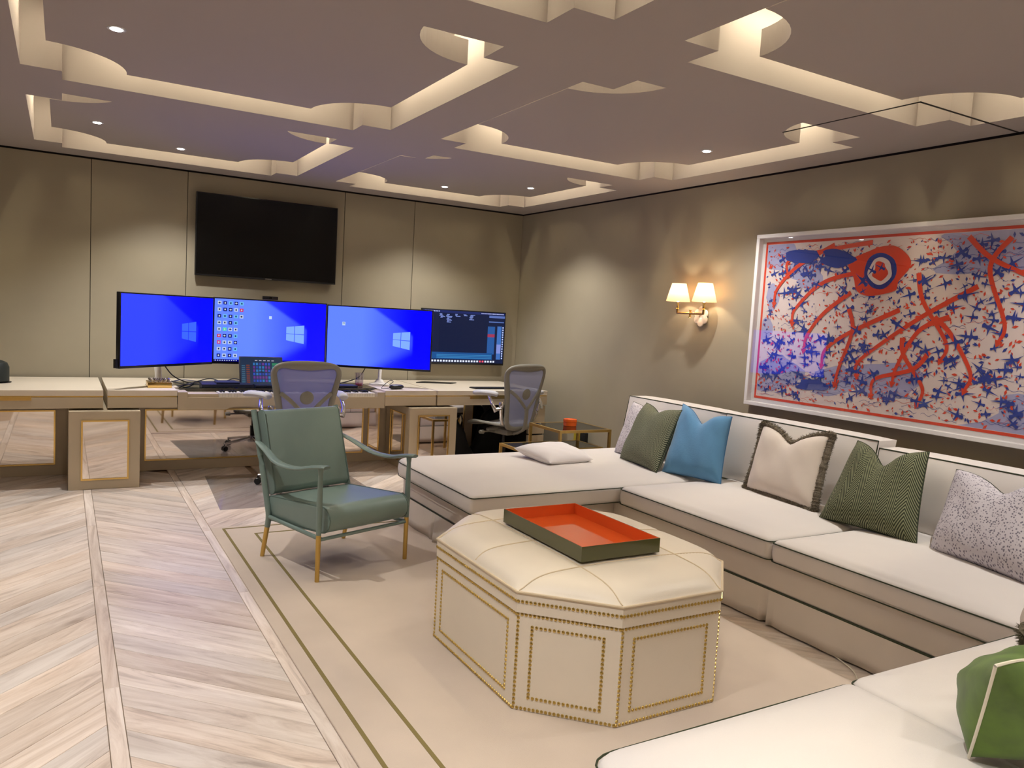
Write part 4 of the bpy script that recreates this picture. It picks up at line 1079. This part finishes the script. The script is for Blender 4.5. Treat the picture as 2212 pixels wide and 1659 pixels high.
# black bags under the corner desk
def bag(label, pts, y, d):
    t = thing('black_bag', label, 'bag', (pts[0][0], y, 0), 0, 'black bags under the corner desk')
    mb = MB(); C_ = catmull([(x, z, 0) for x, z in pts], 5, True); n = len(C_); c = sum(C_, Vector()) / n
    for f, s in ((-1, .55), (-.7, .9), (0, 1), (.7, .9), (1, .55)):
        for p_ in C_: q = c.lerp(p_, s); mb.add([(q.x + .01 * math.sin(q.y * 30 + f * 3), y + d * f + .012 * math.sin(q.y * 22 + q.x * 18), max(.004, q.y))], [])
    for i in range(4):
        for k in range(n): mb.f.append((i * n + k, i * n + (k + 1) % n, (i + 1) * n + (k + 1) % n, (i + 1) * n + k))
    mb.f.append(tuple(range(n))[::-1]); mb.f.append(tuple(4 * n + k for k in range(n)))
    obj('body', mb, M_blackcloth, t, 'all'); obj('strap', MB().tube(catmull([(c.x - .03, y, max(p_.y for p_ in C_) - .02), (c.x, y - .02, max(p_.y for p_ in C_) + .05), (c.x + .03, y, max(p_.y for p_ in C_) - .02)], 5), .006, 6), M_wire, t, True)
bag('slumped black bag beside the right desk pedestal', [(3.35, 0), (3.33, .25), (3.39, .44), (3.46, .40), (3.56, .18), (3.62, 0)], 6.96, .07)
bag('tall black bag under the corner desk, left of the corner chair', [(3.66, 0), (3.73, .28), (3.80, .50), (3.96, .52), (4.03, .30), (4.05, 0)], 7.10, .07)

# ------------------------------------------------------------ wall sconce
sn = thing('wall_sconce', 'brass two-armed wall lamp with two lit cream shades', 'wall lamp', (4.55, 4.81, 1.59))
mb = MB()
for k in range(6):
    a = PI / 6 + k * PI / 3; mb.lathe((4.545, 4.81 + .048 * math.cos(a), 1.59 + .048 * math.sin(a)), [(.034, 0), (.036, .006), (.032, .010), (0, .012)], 16, (-1, 0, 0))
mb.lathe((4.56, 4.81, 1.59), [(.03, 0), (.03, .02)], 16, (-1, 0, 0))
obj('flower_backplate', mb, M_cream, sn, True, label='pale flower shaped backplate')
mb = MB(); mb.tube([(4.54, 4.81, 1.61), (4.42, 4.81, 1.61)], .009, 12).tube([(4.42, 4.965, 1.61), (4.42, 4.66, 1.61)], .009, 12)
mb.lathe((4.42, 4.81, 1.575), [(.014, 0), (.008, .012), (.008, .055), (.014, .062)], 14)
for y in (4.965, 4.66): mb.tube([(4.42, y, 1.605), (4.42, y, 1.645)], .009, 12).lathe((4.42, y, 1.645), [(.016, 0), (.010, .006), (.010, .045), (.016, .052)], 14)
obj('arm', mb, M_brass, sn, True, label='brass arm')
for y in (4.965, 4.66):
    sh = obj('lamp_shade', MB().lathe((4.42, y, 1.705), [(.098, 0), (.058, .148)], 32), M_shade, sn, 'all', label='lit cream fabric shade')
    me = sh.data; bm = bmesh.new(); bm.from_mesh(me); bmesh.ops.delete(bm, geom=[f for f in bm.faces if len(f.verts) > 4], context='FACES'); bm.to_mesh(me); bm.free()
    obj('bulb', MB().lathe((4.42, y, 1.70), [(.008, 0), (.016, .03), (.010, .055), (0, .06)], 14), M_bulb, sh, True)
    pl_ = bpy.data.lights.new('bulb_light', 'POINT'); pl_.energy = SCONCE_W; pl_.color = (1, .80, .54); pl_.shadow_soft_size = .018
    lo = bpy.data.objects.new('bulb_light', pl_); C.objects.link(lo); lo.location = (4.42, y, 1.785)

# ------------------------------------------------------------ framed picture
pf = thing('framed_picture', 'very large red and blue abstract print in a white box frame above the sofa', 'picture', (4.53, 3.0, 1.58))
Y0, Y1, Z0, Z1 = 1.70, 4.235, .942, 2.212
fw_ = .028; mb = MB()
mb.box(4.495, 4.56, Y0, Y1, Z1 - fw_, Z1, .003).box(4.495, 4.56, Y0, Y1, Z0, Z0 + fw_, .003).box(4.495, 4.56, Y0, Y0 + fw_, Z0 + fw_, Z1 - fw_, .003).box(4.495, 4.56, Y1 - fw_, Y1, Z0 + fw_, Z1 - fw_, .003)
obj('frame', mb, M_white, pf, label='white box frame')
obj('mount', MB().box(4.540, 4.56, Y0 + fw_, Y1 - fw_, Z0 + fw_, Z1 - fw_), M_white, pf, label='white mount board')
ay0, ay1, az0, az1 = Y0 + .06, Y1 - .06, Z0 + .055, Z1 - .055
art = MB(); rd = random.Random(11)
BLU, RED, PAL, LIL = tuple(rgb(44, 66, 158)[:3]), tuple(rgb(226, 70, 40)[:3]), tuple(rgb(236, 220, 214)[:3]), tuple(rgb(176, 176, 212)[:3])
LAY = [0]
def apoly(pts, col):
    """flat printed shape, (s,t) with s from the left edge of the picture, t up"""
    LAY[0] += 1; x = 4.5385 - LAY[0] * 8e-7
    o = art.add([(x, ay1 - s, az0 + t) for s, t in pts], [tuple(range(len(pts)))])
    for k in range(len(pts)): art.col[o + k] = col
AW, AH = ay1 - ay0, az1 - az0
apoly([(0, 0), (AW, 0), (AW, AH), (0, AH)], RED); apoly([(.018, .018), (AW - .018, .018), (AW - .018, AH - .018), (.018, AH - .018)], PAL)
def blob(cx, cy, r, col, n_=18, k_=.35, asp=1.0, ph=0):
    a1, a2 = rd.uniform(0, 6), rd.uniform(0, 6)
    apoly([(min(AW - .02, max(.02, cx + asp * r * (1 + k_ * math.sin(3 * a + a1) * .5 + k_ * .4 * math.sin(5 * a + a2)) * math.cos(a))), min(AH - .02, max(.02, cy + r * (1 + k_ * math.sin(2 * a + a2) * .5) * math.sin(a)))) for a in [q * 2 * PI / n_ for q in range(n_)]], col)
for _ in range(9): blob(rd.uniform(0, AW), rd.choice([rd.uniform(AH * .8, AH), rd.uniform(0, AH * .22)]), rd.uniform(.10, .20), LIL, 24, .5, 1.6)
blob(.06, AH * .45, .08, LIL, asp=.8); blob(.10, AH * .65, .09, LIL, asp=.7)
# fine wavy lines
for k in range(260):
    s, t = rd.uniform(.03, AW - .2), rd.choice([rd.uniform(.03, AH * .25), rd.uniform(AH * .78, AH - .04), rd.uniform(.03, AH - .04)])
    L_ = rd.uniform(.06, .16); am = rd.uniform(.003, .01); col = rd.choice([BLU, BLU, RED]); w_ = .002; n_ = 9
    up_ = [(s + L_ * q / n_, t + am * math.sin(q * 1.1 + k)) for q in range(n_ + 1)]
    for a, b in zip(up_, up_[1:]):
        apoly([a, b, (b[0], b[1] + w_), (a[0], a[1] + w_)], col)
for k in range(1700):   # small red flecks
    s, t = rd.uniform(.03, AW - .04), rd.uniform(.03, AH - .04); r = rd.uniform(.005, .019); a = rd.uniform(0, PI)
    dx, dy = r * math.cos(a), r * math.sin(a)
    apoly([(s - dx, t - dy), (s + dy * .45, t - dx * .45), (s + dx, t + dy), (s - dy * .45, t + dx * .45)], RED if rd.random() < .72 else BLU)
def dart(s, t, r, a, col):  # angular four-pointed dart shape
    pts = []
    for q, (ra, da) in enumerate([(1, 0), (.16, .5), (.62, 1.35), (.14, 1.9), (.18, 2.6), (.45, 2.75), (.5, 3.14), (.45, -2.75), (.18, -2.6), (.14, -1.9), (.62, -1.35), (.16, -.5)]):
        pts.append((s + r * ra * math.cos(a + da), t + r * ra * math.sin(a + da)))
    if all(.02 < p_[0] < AW - .02 and .02 < p_[1] < AH - .02 for p_ in pts): apoly(pts, col)
# red sweeping ribbons
def ribbon(pts, w0, w1, head=True):
    P = catmull([(x, y, 0) for x, y in pts], 8); N = len(P)
    Lf, Rt = [], []
    for i, p_ in enumerate(P):
        a = P[max(0, i - 1)]; b = P[min(N - 1, i + 1)]; t = (b - a).normalized(); q = Vector((-t.y, t.x, 0)); w_ = w0 + (w1 - w0) * i / (N - 1)
        Lf.append(p_ + q * w_); Rt.append(p_ - q * w_)
    for i in range(N - 1): apoly([(v.x, v.y) for v in (Rt[i], Rt[i + 1], Lf[i + 1], Lf[i])], RED)
    if head:
        t = (P[-1] - P[-2]).normalized(); q = Vector((-t.y, t.x, 0)); e = P[-1]
        apoly([(v.x, v.y) for v in (e - q * w1 * 2.6, e + t * w1 * 4.5, e + q * w1 * 2.6)], RED)
for k in range(260):
    s, t = rd.uniform(.05, AW - .06), rd.uniform(.06, AH - .06); dart(s, t, rd.uniform(.035, .085), rd.choice([rd.uniform(-.5, .7), rd.uniform(2.4, 3.8)]), BLU)
cx_, cy_ = 1.02, AH * .74
ends = [(.12, .62), (.30, .50), (.22, .80), (.42, .34), (.58, .26), (.70, .16), (.86, .22), (.98, .12), (1.12, .20), (1.30, .10), (1.42, .34), (1.58, .20), (1.74, .45), (1.95, .62), (2.1, .3), (2.2, .8)]
for k, (ex, ey) in enumerate(ends):
    ey *= AH; sx = min(AW - .1, max(.1, ex + rd.uniform(-.1, .75) * (1 if ex < 1.3 else -.6))); sy = min(AH * .96, ey + AH * rd.uniform(.25, .5))
    mx_ = (sx + ex) / 2 + rd.uniform(-.10, .10); my_ = (sy + ey) / 2 + rd.uniform(.02, .12)
    ribbon([(sx, min(AH - .03, sy)), (mx_, min(AH - .05, my_)), (ex + .02, ey + .10), (ex, ey)], .016, .009)
blob(.95, AH * .80, .17, RED, 40, .25, 1.2); blob(.96, AH * .80, .115, BLU, 30, .1); blob(.96, AH * .80, .085, PAL, 30, .1); blob(.96, AH * .80, .066, RED, 24, .3, .75)
blob(.34, AH * .90, .055, BLU, 24, .4, 2.6); blob(.52, AH * .13, .05, BLU, 24, .6, 2.4); blob(.62, AH * .88, .06, BLU, 24, .4, 2.2)
for k in range(90):
    s, t = rd.uniform(.05, AW - .06), rd.uniform(.04, AH * .85); dart(s, t, rd.uniform(.04, .09), rd.choice([rd.uniform(-.5, .7), rd.uniform(2.4, 3.8)]), BLU)
M_art = attr_mat('printed_paper', None, .7)
obj('print', art, M_art, pf, label='abstract print of blue darts and red ribbons')
obj('glazing', MB().box(4.503, 4.506, Y0 + fw_, Y1 - fw_, Z0 + fw_, Z1 - fw_), M_clear, pf, label='reflective picture glass')
